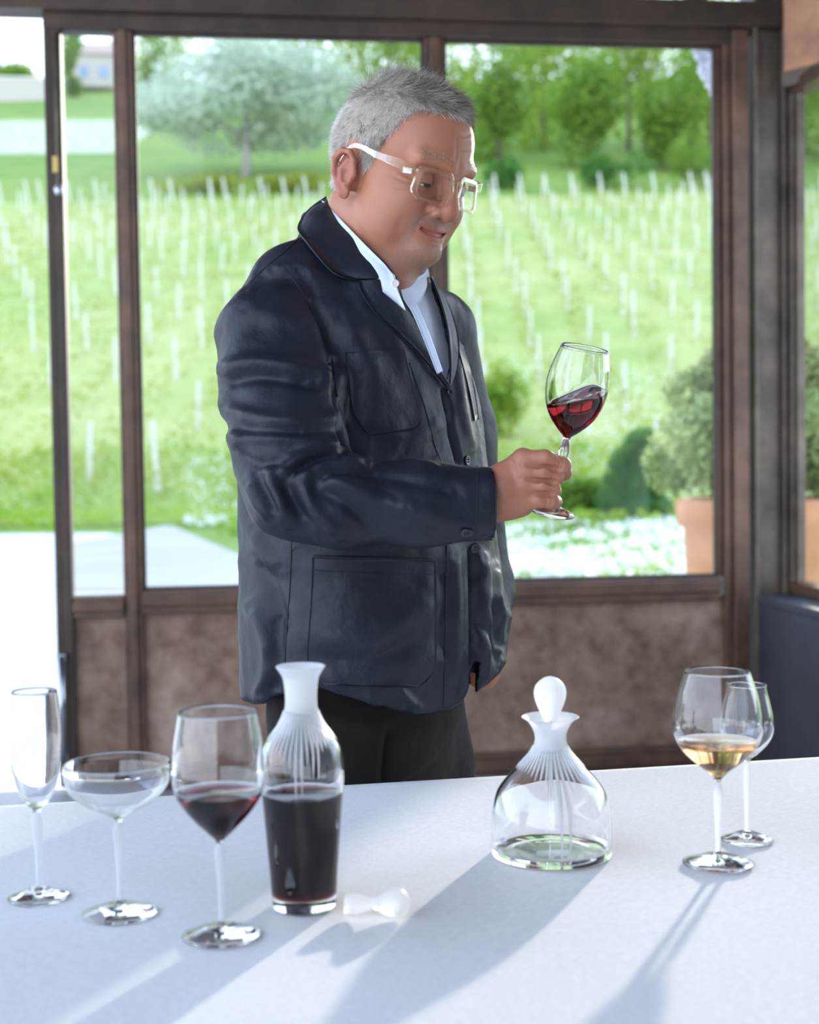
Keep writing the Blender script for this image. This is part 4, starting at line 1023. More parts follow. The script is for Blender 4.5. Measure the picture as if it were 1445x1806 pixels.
V, Q = surface(f_trou, (-.32, 1.96, .03), (.26, 2.46, 1.1), .0075); V = relax(V, Q, 2)
N = vnormals(V, Q); V = V + N * (.003 * vnoise(V * np.array([1, 1, .6]), .06, 9))[:, None]
V = folds(V, N, [([(690, 1285), (684, 1330), (680, 1380)], -.010, 9), ([(540, 1250), (600, 1275), (680, 1285)], .005, 12), ([(760, 1330), (720, 1360), (690, 1380)], .005, 8), ([(740, 1290), (780, 1280), (815, 1270)], .004, 10)])
trousers = mk('trousers', V, Q, M_TROU, person, True, local=False)
M_SHOE = plain('black_leather', (.02, .018, .017), .35)
for q in (FN, FF_):
    c = np.array([q[0], q[1], 0]); fw = np.array([math.cos(math.radians(25)), -math.sin(math.radians(25)), 0])
    def f_shoe(p, c=c, fw=fw):
        d = d_chain(p, [c - fw * .05 + [0, 0, .045], c + fw * .06 + [0, 0, .045], c + fw * .17 + [0, 0, .035]], [.042, .046, .036], .02)
        d = smin(d, d_cap(p, c + [0, 0, .05], c + [0, 0, .11], .05), .02); return smax(d, -(p[:, 2] - .003), .004)
    V, Q = surface(f_shoe, c + [-.2, -.25, -.02], c + [.3, .2, .18], .008); mk('shoe', relax(V, Q, 1), Q, M_SHOE, person, True, local=False)
# ------------------------------------------------------------------ head, neck and hands: one body mesh
HY_, HP_, HR_ = math.radians(44), math.radians(15.5), math.radians(-3.5)
HS = 1.11
_fw = np.array([math.cos(HY_), -math.sin(HY_), 0]); _lf = np.array([math.sin(HY_), math.cos(HY_), 0]); _up = np.array([0, 0, 1.0])
_fw2 = _fw * math.cos(HP_) - _up * math.sin(HP_); _up2 = _up * math.cos(HP_) + _fw * math.sin(HP_)
_lf2 = _lf * math.cos(HR_) + _up2 * math.sin(HR_); _up3 = _up2 * math.cos(HR_) - _lf * math.sin(HR_)
HM = np.stack([_fw2, _lf2, _up3], 1)               # columns: forward, left, up
HC = np.array([-.0180, 2.1, 1.6165])
def h2w(p): return HC + HS * (np.asarray(p, float) @ HM.T)
def w2h(p): return (np.asarray(p, float) - HC) @ HM / HS
def both(fn):  # mirror helper
    return fn(1), fn(-1)
def f_head(p, ears=True):
    """head in its own frame: x forward, y left, z up, origin between the ears"""
    A = np.abs(p[:, 1]); m = p.copy(); m[:, 1] = A          # mirrored copy: right half folded on the left
    d = d_ell(p, (-.005, 0, .046), (.092, .076, .084))
    d = smin(d, d_ell(p, (.036, 0, .050), (.073, .063, .066)), .03)
    d = smin(d, d_ell(p, (.034, 0, -.020), (.060, .064, .074)), .025)
    d = smin(d, d_ell(m, (.052, .037, -.026), (.042, .030, .036)), .02)       # cheeks
    d = smin(d, d_ell(p, (.032, 0, -.064), (.050, .056, .042)), .025)         # jaw
    d = smin(d, d_ell(m, (.022, .045, -.060), (.046, .022, .034)), .02)       # jowl
    d = smin(d, d_ell(p, (.083, 0, -.080), (.021, .027, .019)), .016)         # chin
    d = smin(d, d_ell(p, (.028, 0, -.090), (.052, .048, .026)), .02)          # under the chin
    d = smin(d, d_cap(m, (.100, .008, .027), (.088, .046, .030), .012, .010), .014)   # brow
    d = smax(d, -d_ell(m, (.112, .033, .006), (.022, .021, .014)), .014)      # eye hollow
    d = smin(d, d_cap(p, (.100, 0, .018), (.1125, 0, -.022), .0085, .0118), .009)     # nose
    d = smin(d, d_sph(p, (.1115, 0, -.0280), .0125), .006)
    d = smin(d, d_ell(m, (.1000, .0140, -.030), (.013, .0095, .0095)), .005)   # nostril wings
    d = smax(d, -d_ell(m, (.1050, .0075, -.0400), (.006, .0040, .0050)), .003)
    d = smin(d, d_ell(p, (.068, 0, -.054), (.028, .036, .026)), .012)         # round the mouth
    # lips, corners raised in a smile
    d = smin(d, d_chain(m, [(.0960, 0, -.0525), (.0930, .013, -.0530), (.080, .0300, -.0500)], [.0036, .0036, .002], .003), .004)
    d = smin(d, d_chain(m, [(.0945, 0, -.0645), (.0915, .013, -.0630), (.080, .0290, -.0535)], [.0046, .0042, .002], .003), .005)
    d = smax(d, -d_chain(m, [(.0995, 0, -.0582), (.0955, .014, -.0576), (.083, .0325, -.0495)], [.0024, .0024, .0016], .001), .002)
    d = smax(d, -d_chain(m, [(.0955, .006, .048), (.1035, .005, .030)], [.0012, .0012], .003), .004)  # frown lines
    # eyelids over the eyeballs
    e = d_sph(m, (.0845, .0325, .0065), .0142)
    lid = smax(e, -(m[:, 2] - .0002 + (m[:, 1] - .0325) * .10), .0015)
    low = smax(d_sph(m, (.0838, .0325, .0055), .0140), (m[:, 2] + .0035), .0015)
    d = smin(d, lid, .0045); d = smin(d, low, .0045)
    d = smax(d, -d_chain(m, [(.099, .018, .0155), (.1015, .032, .0185), (.092, .047, .0130)], [.0012, .0012, .001], .001), .003)
    if ears:
        q = m.copy(); q[:, 0] = (q[:, 0] + .004) / .88 - .004; q[:, 2] = (q[:, 2] + .011) / .88; y0 = .074
        ear = d_ell(q, (-.006, y0 + .006, .006), (.017, .006, .029))
        rim = d_chain(q, [(.012, y0 + .004, .004), (.012, y0 + .010, .022), (.004, y0 + .014, .034), (-.010, y0 + .016, .034), (-.021, y0 + .017, .020), (-.020, y0 + .015, .002), (-.012, y0 + .010, -.014), (-.004, y0 + .007, -.025)],
                      [.003, .0036, .0040, .0044, .0044, .0040, .0042, .0060], .004)
        anti = d_chain(q, [(-.002, y0 + .010, .022), (-.010, y0 + .011, .008), (-.006, y0 + .010, -.008), (.002, y0 + .009, -.012)], [.003, .004, .0036, .003], .003)
        trg = d_sph(q, (.009, y0 + .005, -.001), .0045)
        lobe = d_ell(q, (.000, y0 + .005, -.024), (.009, .0045, .010))
        ear = smin(smin(ear, rim, .004), smin(smin(anti, trg, .003), lobe, .004), .004)
        ear = smax(ear, -d_ell(q, (.001, y0 + .013, .000), (.0065, .009, .0095)), .003)
        ear = smin(ear, d_ell(q, (-.002, y0 - .006, .002), (.012, .014, .022)), .006)
        d = smin(d, ear, .004)
    return d
NK = [P(655, 385, 2.13), P(645, 450, 2.135), P(640, 520, 2.14)]
NKR = [.064, .066, .078]
def f_bust(p):
    h = f32(w2h(p)); d = f_head(h) * HS
    n = d_chain(p, NK, NKR, .02)
    n = smin(n, d_cap(p, P(640, 335, 2.15), P(632, 420, 2.16), .043, .056), .02)
    n = smin(n, d_cap(p, P(700, 425, 2.085), P(682, 500, 2.07), .034, .041), .025)
    d = smin(d, n, .022)
    return smax(d, -(p[:, 2] - P(640, 540, 2.1)[2]), .01)
BV, BQ = [], []
def add_body(V, Q):
    n = sum(len(v) for v in BV); BV.append(V); BQ.append(Q + n)
V, Q = surface(f_bust, (-.20, 1.93, P(640, 545, 2.1)[2] - .01), (.13, 2.29, 1.80), .0021); V = relax(V, Q, 1, .4)
add_body(V, Q); NHEAD = len(V)
# hidden trunk and upper arm under the clothes, joining neck and hands
def f_trunk(p):
    d = d_chain(p, [P(640, 520, 2.15), P(640, 640, 2.18), P(645, 900, 2.19), HIP], [.06, .09, .11, .11], .04)
    d = smin(d, d_cap(p, SH_N, P(640, 560, 2.13), .04, .06), .03); d = smin(d, d_cap(p, SH_F, P(640, 560, 2.13), .03, .06), .03)
    d = smin(d, d_chain(p, [SH_N, ELB, P(700, 888, 1.88), P(848, 872, 1.9)], [.042, .04, .036, .024], .02), .02)
    return d
V, Q = surface(f_trunk, (-.3, 1.78, .95), (.16, 2.38, 1.52), .012); add_body(V, Q)
# ---- right hand round the stem, back of the hand towards the room
HD = 1.9
def hp(x, y, dd=0.0): return P(x, y, HD + dd)
FING = {
 'index': ([(922, 809, -.010), (962, 808, -.016), (992, 821, -.008), (996, 834, .012), (984, 836, .028)], [.0120, .0112, .0108, .0098, .0085]),
 'middle': ([(922, 832, -.014), (958, 832, -.019), (980, 838, -.010), (982, 844, .012), (968, 846, .026)], [.0122, .0112, .0105, .0096, .0085]),
 'ring': ([(922, 856, -.013), (956, 856, -.018), (974, 860, -.010), (978, 866, .012), (962, 866, .025)], [.0116, .0106, .0100, .0092, .008]),
 'little': ([(922, 884, -.008), (950, 882, -.014), (972, 883, -.010), (980, 886, .008), (966, 888, .020)], [.0112, .0105, .0100, .0090, .008]),
 'thumb': ([(890, 846, .020), (930, 832, .034), (962, 818, .036), (986, 812, .030)], [.0150, .0130, .0115, .0095]),
}
def f_hand(p):
    d = d_chain(p, [hp(850, 874, .004), hp(884, 868, .003)], [.031, .034], .02)
    for (y0, y1, z0, z1, r) in ((848, 812, .0, -.004, .0175), (856, 834, -.004, -.007, .0185), (868, 856, -.004, -.006, .0185), (884, 882, .0, -.002, .0165)):
        d = smin(d, d_cap(p, hp(884, y0, z0 + .004), hp(924, y1, z1 + .006), r), .012)
    d = smin(d, d_ell(p, hp(892, 862, .018), (.030, .018, .034)), .015)
    d = smin(d, d_cap(p, hp(872, 892, .004), hp(915, 888, .002), .020, .0165), .015)
    # knuckles
    for (x, y, z) in ((924, 811, -.010), (926, 830, -.016), (925, 855, -.014), (920, 880, -.008)):
        d = smin(d, d_sph(p, hp(x, y, z), .0115), .010)
    fg = None
    for k, (pts, rad) in FING.items():
        W_ = [hp(*q) for q in pts]; e = d_chain(p, W_, rad, .003)
        if k != 'thumb':
            e = smin(e, d_sph(p, W_[2], rad[2] * 1.06), .004)
        fg = e if fg is None else smin(fg, e, .0010)
    d = smin(d, fg, .005)
    # deepen the furrows between the fingers
    for (x0, y0, x1, y1) in ((930, 820, 985, 828), (930, 845, 978, 851), (918, 868, 976, 872)):
        d = smax(d, -d_cap(p, hp(x0, y0, -.028), hp(x1, y1, -.021), .0026, .0052), .002)
    return d
V, Q = surface(f_hand, hp(838, 930, -.06) , hp(1012, 785, .07), .0016); V = relax(V, Q, 1, .35)
add_body(V, Q); NHAND = len(V)
# far hand in the pocket
def f_hand2(p): return d_chain(p, [P(842, 1140, 2.28), P(848, 1165, 2.26), P(852, 1190, 2.25)], [.028, .032, .024], .02)
V, Q = surface(f_hand2, (.02, 2.15, .78), (.2, 2.36, 1.0), .006); add_body(V, Q)
BVa = np.vstack(BV); BQa = np.concatenate(BQ)
BN = vnormals(BVa, BQa)
H_ = w2h(BVa[:NHEAD])
# face lines pressed into the skin
qf = project_n(BVa)
def crease(pts, amp, wid, lo=0, hi=None):
    hi = len(BVa) if hi is None else hi
    c = polyline(pts, 30); d = dist_poly(qf[lo:hi], c); e = np.clip(np.minimum(np.linalg.norm(qf[lo:hi] - c[0], axis=1), np.linalg.norm(qf[lo:hi] - c[-1], axis=1)) / (2.5 * wid) + .15, 0, 1)
    view = BVa[lo:hi] - _C; view /= np.linalg.norm(view, axis=1)[:, None]; fc = np.clip(-(BN[lo:hi] * view).sum(1) * 3, 0, 1)
    BVa[lo:hi] += BN[lo:hi] * (amp * np.exp(-(d / wid) ** 2) * e * fc)[:, None]
for pts, a, w in (([(808, 238), (820, 240), (832, 236)], -.0012, 2.2), ([(806, 252), (818, 255), (833, 252)], -.0012, 2.2), ([(806, 267), (818, 270), (831, 268)], -.0010, 2.2), ([(805, 238), (806, 262), (804, 285)], -.0010, 2.5),
                  ([(728, 322), (712, 319), (695, 312)], -.0012, 2.0), ([(729, 330), (712, 332), (694, 330)], -.0012, 2.0), ([(730, 316), (716, 309), (702, 300)], -.0010, 2.0),
                  ([(738, 345), (755, 352), (775, 348)], -.0010, 2.5), ([(778, 366), (752, 382), (736, 398), (733, 412)], -.0022, 4), ([(742, 415), (760, 428), (778, 432)], -.0018, 4), ([(722, 372), (705, 395), (700, 420)], -.0008, 7), ([(640, 440), (670, 462), (705, 478)], -.0015, 4), ([(622, 350), (628, 390), (645, 430)], -.0012, 6)):
    crease(pts, a, w, 0, NHEAD)
hl = len(BVa) - NHAND
HLO = NHEAD + len(BV[1])
for pts, a, w in (([(982, 800), (988, 812), (984, 824)], -.0008, 1.6), ([(988, 803), (994, 815), (990, 828)], -.0008, 1.6), ([(976, 803), (981, 812), (979, 822)], -.0006, 1.6), ([(970, 873), (974, 884), (970, 894)], -.0008, 1.6), ([(962, 873), (965, 884), (962, 894)], -.0006, 1.6),
                  ([(972, 828), (976, 838), (972, 846)], -.0007, 1.5), ([(970, 852), (973, 861), (970, 868)], -.0007, 1.5), ([(900, 802), (912, 815), (915, 830)], .0010, 3), ([(885, 850), (905, 842), (920, 838)], .0008, 3), ([(885, 868), (905, 862), (920, 858)], .0008, 3), ([(890, 888), (900, 875), (916, 869)], -.0012, 3)):
    crease(pts, a, w, HLO, HLO + NHAND)
t = NT('skin')
at_ = t.node('ShaderNodeAttribute', attribute_name='skin_tone'); n1 = t.noise(22, 5, .6); n2 = t.noise(420, 3)
c = t.mix(n1, (.36, .14, .078), (.48, .21, .128)); c = t.mix(at_.outputs['Fac'], c, (.36, .10, .075))
a2 = t.node('ShaderNodeAttribute', attribute_name='stubble'); c = t.mix(a2.outputs['Fac'], c, (.33, .21, .16))
t.color(c).set(Roughness=.48, Subsurface_Weight=.18, Subsurface_Scale=.006, Specular_IOR_Level=.45)
t.b.inputs['Subsurface Radius'].default_value = (1.0, .35, .2); t.bump(n2, .22, .0012); M_SKIN = t.m
body = mk('body', BVa, BQa, M_SKIN, person, True, local=False)
tone = np.zeros(len(BVa), np.float32); stub = np.zeros(len(BVa), np.float32)
x, y, z = H_.T; ay = np.abs(y)
lip = np.exp(-((z + .0525) / .0040) ** 2) + np.exp(-((z + .0635 - ay * .3) / .0050) ** 2)
tone[:NHEAD] = np.clip(lip, 0, 1) * (x > .074) * np.clip((.029 - ay) / .006, 0, 1) * .75
tone[:NHEAD] = np.maximum(tone[:NHEAD], .35 * np.exp(-(((x - .11) / .016) ** 2 + (y / .016) ** 2 + ((z + .027) / .014) ** 2)))
tone[:NHEAD] = np.maximum(tone[:NHEAD], .45 * (ay > .080) * sstep(.078, .086, ay))
sm_ = np.clip(1 - np.maximum(0, np.abs(z + .0445) - .005) / .004, 0, 1) * (x > .070) * np.clip((.036 - ay) / .008, 0, 1)
sg = (z < -.071) * np.clip((.044 - ay) / .012, 0, 1) * (x > .05); sc2 = np.clip(1 - np.abs(ay - .034) / .009, 0, 1) * (z < -.044) * (z > -.085) * (x > .062)
stub[:NHEAD] = np.clip(np.maximum(np.maximum(sm_, sg), sc2), 0, 1) * (tone[:NHEAD] < .3)
for nm, arr in (('skin_tone', tone), ('stubble', stub * .35)):
    at = body.data.attributes.new(nm, 'FLOAT', 'POINT'); at.data.foreach_set('value', arr.astype(np.float32))
# eyes
M_EYE = plain('eye_white', (.80, .76, .72), .15); M_IRIS = plain('iris', (.05, .07, .10), .1)
for sy in (1, -1):
    V, Fc = lathe_vf([(0, -.0130)] + [(.0130 * math.sin(a), -.0130 * math.cos(a)) for a in np.linspace(.15, 3.0, 14)] + [(0, .0130)], 24)
    gz = Vector((.93, 0, -.36)).to_track_quat('Z', 'Y'); ec = Vector((.0842, sy * .0325, .0055))
    eye = mk('eye', [h2w(np.array(ec + gz @ Vector(v))) for v in V], Fc, M_EYE, body, local=False)
    V, Fc = lathe_vf([(0, .01305), (.0040, .0125), (.0060, .0117)], 20)
    mk('iris', [h2w(np.array(ec + gz @ Vector((v[0], v[1], v[2] + .0003)))) for v in V], Fc, M_IRIS, eye, local=False)
for sy in (1, -1):
    c_ = np.array([.0842, sy * .0325, .0060]); L_ = []
    for ya in np.linspace(-.0105, .0105, 9):
        zz_ = .0002 - (abs(c_[1] + sy * ya) - .0325) * .10 - .0008; L_.append(c_ + np.array([math.sqrt(max(.0148 ** 2 - ya * ya - (zz_ - .006) ** 2, 1e-6)), ya, zz_ - .006]))
    V, Fc = tube_vf([h2w(q) for q in L_], np.array([.0003, .0006, .0008, .0009, .0009, .0009, .0008, .0006, .0003]), 6)
    mk('eyelashes', V, Fc, plain('lash', (.05, .035, .03), .6), body, local=False)
V, Fc = tube_vf(polyline([h2w((.0840, -.020, -.0560)), h2w((.0905, -.007, -.0580)), h2w((.0905, .007, -.0580)), h2w((.0840, .020, -.0560))], 16), .0028, 8)
mk('teeth', V, Fc, plain('teeth', (.75, .70, .62), .3), body, local=False)
# ------------------------------------------------------------------ hair
def strands(roots, dirs, lens, rad, nseg=4, curl=.25, lift=0.0, tone=None):
    n = len(roots); t = np.linspace(0, 1, nseg + 1); rv = rng.normal(size=(n, 3)) * curl
    rv -= (rv * dirs).sum(1)[:, None] * dirs
    pts = roots[:, None] + dirs[:, None] * (t[None, :, None] * lens[:, None, None]) + (rv * lens[:, None])[:, None] * (t ** 2)[None, :, None] + np.array([0, 0, lift]) * (lens[:, None] * (t ** 2)[None])[..., None]
    a = np.cross(dirs, rng.normal(size=(n, 3))); a /= np.linalg.norm(a, axis=1)[:, None] + 1e-9; b = np.cross(dirs, a)
    rr = rad * (1 - .85 * t)
    V = np.stack([pts + (a[:, None] * math.cos(q) + b[:, None] * math.sin(q)) * rr[None, :, None] for q in (0, 2.094, 4.189)], 2)
    k = (np.arange(n) * (nseg + 1) * 3)[:, None, None, None] + (np.arange(nseg) * 3)[None, :, None, None]
    j = np.arange(3); quad = np.stack([j, (j + 1) % 3, (j + 1) % 3 + 3, j + 3], -1)
    global LAST_TONE; LAST_TONE = np.repeat(rng.uniform(0, 1, n) if tone is None else tone, (nseg + 1) * 3).astype(np.float32)
    return V.reshape(-1, 3), (k + quad[None, None]).reshape(-1, 4)
HQ = BQ[0]; hc = H_[HQ].mean(1); hn = vnormals(BVa[:NHEAD], HQ); hnl = (hn @ HM)[HQ].mean(1); hnl /= np.linalg.norm(hnl, axis=1)[:, None]
fa = np.linalg.norm(np.cross(BVa[HQ[:, 2]] - BVa[HQ[:, 0]], BVa[HQ[:, 3]] - BVa[HQ[:, 1]]), axis=1)
hx_, hyy, hz_ = hc.T; ha = np.abs(hyy)
# hairline in the head frame: forehead edge, temple, sideburn, nape
front = np.interp(ha, [0, .03, .048, .058, .068], [.096, .090, .072, .060, .05])
zmin = np.interp(hx_, [-.12, -.075, -.045, -.03, -.016, .004, .014, .026, .034, .05, .07, .09, .1], [-.022, -.028, -.026, -.012, .040, .040, .000, .010, .026, .055, .086, .092, .092])
side = np.interp(hz_, [-.06, 0, .03, .05, .075, .09], [-.03, .022, .036, .056, .060, .097])
scalp = (hx_ < side + rng.normal(0, .002, len(hx_))) & (hz_ > zmin) & ~((ha > .078) & (hz_ < .034) & (hx_ > -.03))
def pick(mask, n):
    idx = np.flatnonzero(mask); return rng.choice(idx, n, p=fa[idx] / fa[idx].sum())
t = NT('grey_hair'); sa = t.node('ShaderNodeAttribute', attribute_name='strand'); n2 = t.noise(16, 3)
c1 = t.ramp(sa.outputs['Fac'], [(.0, (.17, .135, .105)), (.3, (.42, .36, .295)), (.6, (.74, .69, .61)), (1.0, (.93, .91, .86))])
t.color(t.mix(t.ramp(n2, [(.35, (0, 0, 0)), (.7, (.40, .40, .40))]), c1, (.40, .34, .28))).set(Roughness=.40, Specular_IOR_Level=.5); M_HAIR = t.m
M_SCALP = plain('hair_underlayer', (.34, .29, .245), .8)  # darkened for depth: shade beneath the strands put into its colour
def strand_tone(o):
    at = o.data.attributes.new('strand', 'FLOAT', 'POINT'); at.data.foreach_set('value', LAST_TONE)
idx = pick(scalp, 32000); u_ = rng.uniform(0, 1, (len(idx), 4)); u_ /= u_.sum(1)[:, None]
r0_ = (H_[HQ[idx]] * u_[:, :, None]).sum(1); nn_ = hnl[idx]; zz = r0_[:, 2]; xx = r0_[:, 0]
topw = sstep(.085, .118, zz)
comb = np.stack([.2 + 1.0 * topw, 0 * zz, -.95 + .75 * topw], -1); comb[:, 0] += -.9 * (xx < -.02) * (1 - topw); comb[:, 1] += .35 * topw
crownw = np.exp(-(((xx + .045) / .03) ** 2 + ((zz - .128) / .02) ** 2))
comb = comb * (1 - .45 * crownw)[:, None]
dr = nn_ * (.30 - .10 * topw + 0.45 * crownw)[:, None] + comb + rng.normal(size=r0_.shape) * (.10 + .12 * topw)[:, None]
dr -= np.minimum((dr * nn_).sum(1) - .12, 0)[:, None] * nn_
dr /= np.linalg.norm(dr, axis=1)[:, None]
ln = .0105 + .0155 * topw + .010 * crownw * rng.uniform(0, 1, len(zz)) + .004 * rng.uniform(-1, 1, len(zz)); ln *= np.where(zz < -.02, .55, 1)
SV, SF = strands(h2w(r0_ - nn_ * .001), dr @ HM.T, ln * HS, .00034, 4, .18, .03, np.clip(.52 + .55 * vnoise(r0_ * np.array([.55, 1, .75]), .0045, 4) + .30 * vnoise(r0_, .02, 8) + rng.normal(0, .16, len(r0_)) - .33 * topw + .22 * (xx < -.03), 0, 1))  # back of the head whitened: rim light painted into the strand tone
capi = np.flatnonzero(scalp); uq, inv = np.unique(HQ[capi], return_inverse=True)
CV = BVa[uq] + hn[uq] * .0006
hair_ = mk('hair', CV, inv.reshape(-1, 4), M_SCALP, person, True, local=False)
so = mk('hair_strands', SV, SF, M_HAIR, hair_, True, local=False); tag(so, kind='stuff'); strand_tone(so)
# flyaway hairs on the crown
idx = pick(scalp & (hz_ > .112) & (hx_ < .05), 150); r0_ = hc[idx]; dr = hnl[idx] + rng.normal(size=r0_.shape) * .45 + np.array([-.1, 0, .3]); dr /= np.linalg.norm(dr, axis=1)[:, None]
SV, SF = strands(h2w(r0_), dr @ HM.T, rng.uniform(.014, .036, len(idx)), .00022, 5, .4); so = mk('flyaway_hair', SV, SF, M_HAIR, hair_, True, local=False); tag(so, kind='stuff'); strand_tone(so)
# moustache and chin stubble, eyebrows
fs = np.zeros(len(HQ)); fs = (stub[:NHEAD][HQ].mean(1))
M_STUB = plain('grey_stubble', (.50, .44, .38), .5)
cand = np.flatnonzero(fs > .1); idx = rng.choice(cand, 3600, p=(fs * fa)[cand] / (fs * fa)[cand].sum()); u_ = rng.uniform(0, 1, (len(idx), 4)); u_ /= u_.sum(1)[:, None]
r0_ = (H_[HQ[idx]] * u_[:, :, None]).sum(1); dr = hnl[idx] * .7 + np.array([.1, 0, -.6]) + rng.normal(size=r0_.shape) * .3; dr /= np.linalg.norm(dr, axis=1)[:, None]
SV, SF = strands(h2w(r0_), dr @ HM.T, rng.uniform(.0012, .0032, len(idx)), .00014, 2, .2); so = mk('stubble', SV, SF, M_STUB, person, True, local=False); tag(so, kind='stuff')
bm_ = (ha > .012) & (ha < .052) & (np.abs(hz_ - (.0335 + .004 * np.sin((ha - .012) / .04 * 3.1))) < .0045) & (hx_ > .06)
for sg_ in (1, -1):
    idx = pick(bm_ & (hyy * sg_ > 0), 110); r0_ = hc[idx] + rng.normal(size=(110, 3)) * .0007; dr = hnl[idx] * .35 + np.stack([-.3 + 0 * idx, .8 * sg_ + 0 * idx, .25 + 0 * idx], -1) + rng.normal(size=r0_.shape) * .25
    dr /= np.linalg.norm(dr, axis=1)[:, None]; SV, SF = strands(h2w(r0_), dr @ HM.T, rng.uniform(.005, .009, 110), .00016, 3, .2)
    so = mk('eyebrow', SV, SF, M_HAIR, person, True, local=False); tag(so, kind='stuff'); strand_tone(so)
# ------------------------------------------------------------------ spectacles (own frame = head frame)
t = NT('champagne_acetate').set(Base_Color=(.97, .92, .80), Roughness=.08, IOR=1.40, Transmission_Weight=.9, Specular_IOR_Level=.3)
tr = t.node('ShaderNodeBsdfTransparent'); tr.inputs[0].default_value = (.97, .93, .85, 1); mx = t.node('ShaderNodeMixShader'); mx.inputs[0].default_value = .6
t.l.new(t.b.outputs[0], mx.inputs[1]); t.l.new(tr.outputs[0], mx.inputs[2]); t.l.new(mx.outputs[0], t.out.inputs[0]); M_ACET = t.m
t = NT('spectacle_lens'); tr = t.node('ShaderNodeBsdfTransparent'); gl = t.node('ShaderNodeBsdfGlossy'); gl.inputs['Roughness'].default_value = .01; tr.inputs[0].default_value = (.96, .965, .96, 1)
mx = t.node('ShaderNodeMixShader'); mx.inputs[0].default_value = .05; t.l.new(tr.outputs[0], mx.inputs[1]); t.l.new(gl.outputs[0], mx.inputs[2]); t.l.new(mx.outputs[0], t.out.inputs[0]); M_LENS = t.m
gq = h2w((.12, 0, 0)); specs = empty('eyeglasses', gq, 'clear champagne framed eyeglasses worn low on the man\'s nose', 'eyeglasses')
def gl_pt(y, z, dx=0.0):
    """the frame front: slightly wrapped plane, tipped with the head"""
    return np.array([.1145 - 5.0 * y * y + dx - .12 * (z - .0), y, z])
def rrect(cy, cz, w, h, r, n=10):
    out = []
    for qx, qz, a0 in ((w / 2 - r, h / 2 - r, 0), (-w / 2 + r, h / 2 - r, 90), (-w / 2 + r, -h / 2 + r * 1.5, 180), (w / 2 - r, -h / 2 + r * 1.5, 270)):
        for k in range(n + 1):
            a = math.radians(a0 + 90 * k / n); rr = r * (1.5 if a0 >= 180 else 1); out.append((cy + qx + rr * math.cos(a) * (1 if True else 1), cz + qz + rr * math.sin(a)))
    return np.array(out)
def ringbar(name, inner, outer, th, mat, parent):
    n = len(inner); V = []
    for dx in (th / 2, -th / 2):
        for L in (inner, outer): V += [h2w(gl_pt(a, b, dx)) for a, b in L]
    Fc = []
    for k in range(n):
        j = (k + 1) % n
        Fc += [(k, j, n + j, n + k), (2 * n + j, 2 * n + k, 3 * n + k, 3 * n + j), (n + k, n + j, 3 * n + j, 3 * n + k), (j, k, 2 * n + k, 2 * n + j)]
    return bevel(mk(name, V, Fc, mat, parent, False, local=False), .0008, 2)
LW, LH, LCY, LCZ = .040, .033, .0315, -.0015
for sy in (1, -1):
    ri = rrect(sy * LCY, LCZ, LW, LH, .006); ro = rrect(sy * LCY, LCZ + .0010, LW + .0105, LH + .0095, .0085)
    ringbar('rim', ri, ro, .0046, M_ACET, specs)
    V = [h2w(gl_pt(a, b, .0008)) for a, b in ri] + [h2w(gl_pt(a, b, -.0004)) for a, b in ri]; n = len(ri)
    mk('lens', V, [tuple(range(n)), tuple(range(2 * n - 1, n - 1, -1))] + [(k, (k + 1) % n, (k + 1) % n + n, k + n) for k in range(n)], M_LENS, specs, False, local=False)
    e = gl_pt(sy * .0590, .0105, -.001)
    T_ = np.array([e, (.086, sy * .0760, .0160), (.045, sy * .0795, .0215), (.008, sy * .0790, .0285), (-.008, sy * .0795, .024), (-.020, sy * .0790, .008)]); hh = [.0062, .0060, .0045, .0036, .0036, .0034]
    pc_ = crom(T_, 5); hs_ = np.interp(np.linspace(0, 1, len(pc_)), np.linspace(0, 1, 6), hh); V = []
    for q, h_ in zip(pc_, hs_):
        for dy, dz in ((-.0017, -1), (.0017, -1), (.0017, 1), (-.0017, 1)): V.append(h2w(q + np.array([0, dy, dz * h_])))
    Fc = [(0, 1, 2, 3)] + [(4 * i + a, 4 * i + (a + 1) % 4, 4 * i + 4 + (a + 1) % 4, 4 * i + 4 + a) for i in range(len(pc_) - 1) for a in range(4)] + [tuple(4 * (len(pc_) - 1) + a for a in (3, 2, 1, 0))]
    tp = bevel(mk('temple', V, Fc, M_ACET, specs, False, local=False), .0007, 2)
    V = [h2w(e + np.array(v)) for v in boxv(-.016, -.001, sy * .0035 - .0009, sy * .0035 + .0009, -.0035, .0035)]
    mk('hinge', V, _BF, M_CHROME, tp, False, local=False)
V, Fc = tube_vf(polyline([h2w(gl_pt(-.0095, .0070)), h2w(gl_pt(0, .0110, .0015)), h2w(gl_pt(.0095, .0070))], 10), .0030 * HS, 8); mk('bridge', V, Fc, M_ACET, specs, True, local=False)
for sy in (1, -1):
    V, Fc = lathe_vf([(0, -.0055), (.0022, -.004), (.0026, 0), (.0022, .004), (0, .0055)], 12); mk('nose_pad', [h2w(gl_pt(sy * .0105, -.006, -.004) + np.array(v)) for v in V], Fc, M_ACET, specs, True, local=False)
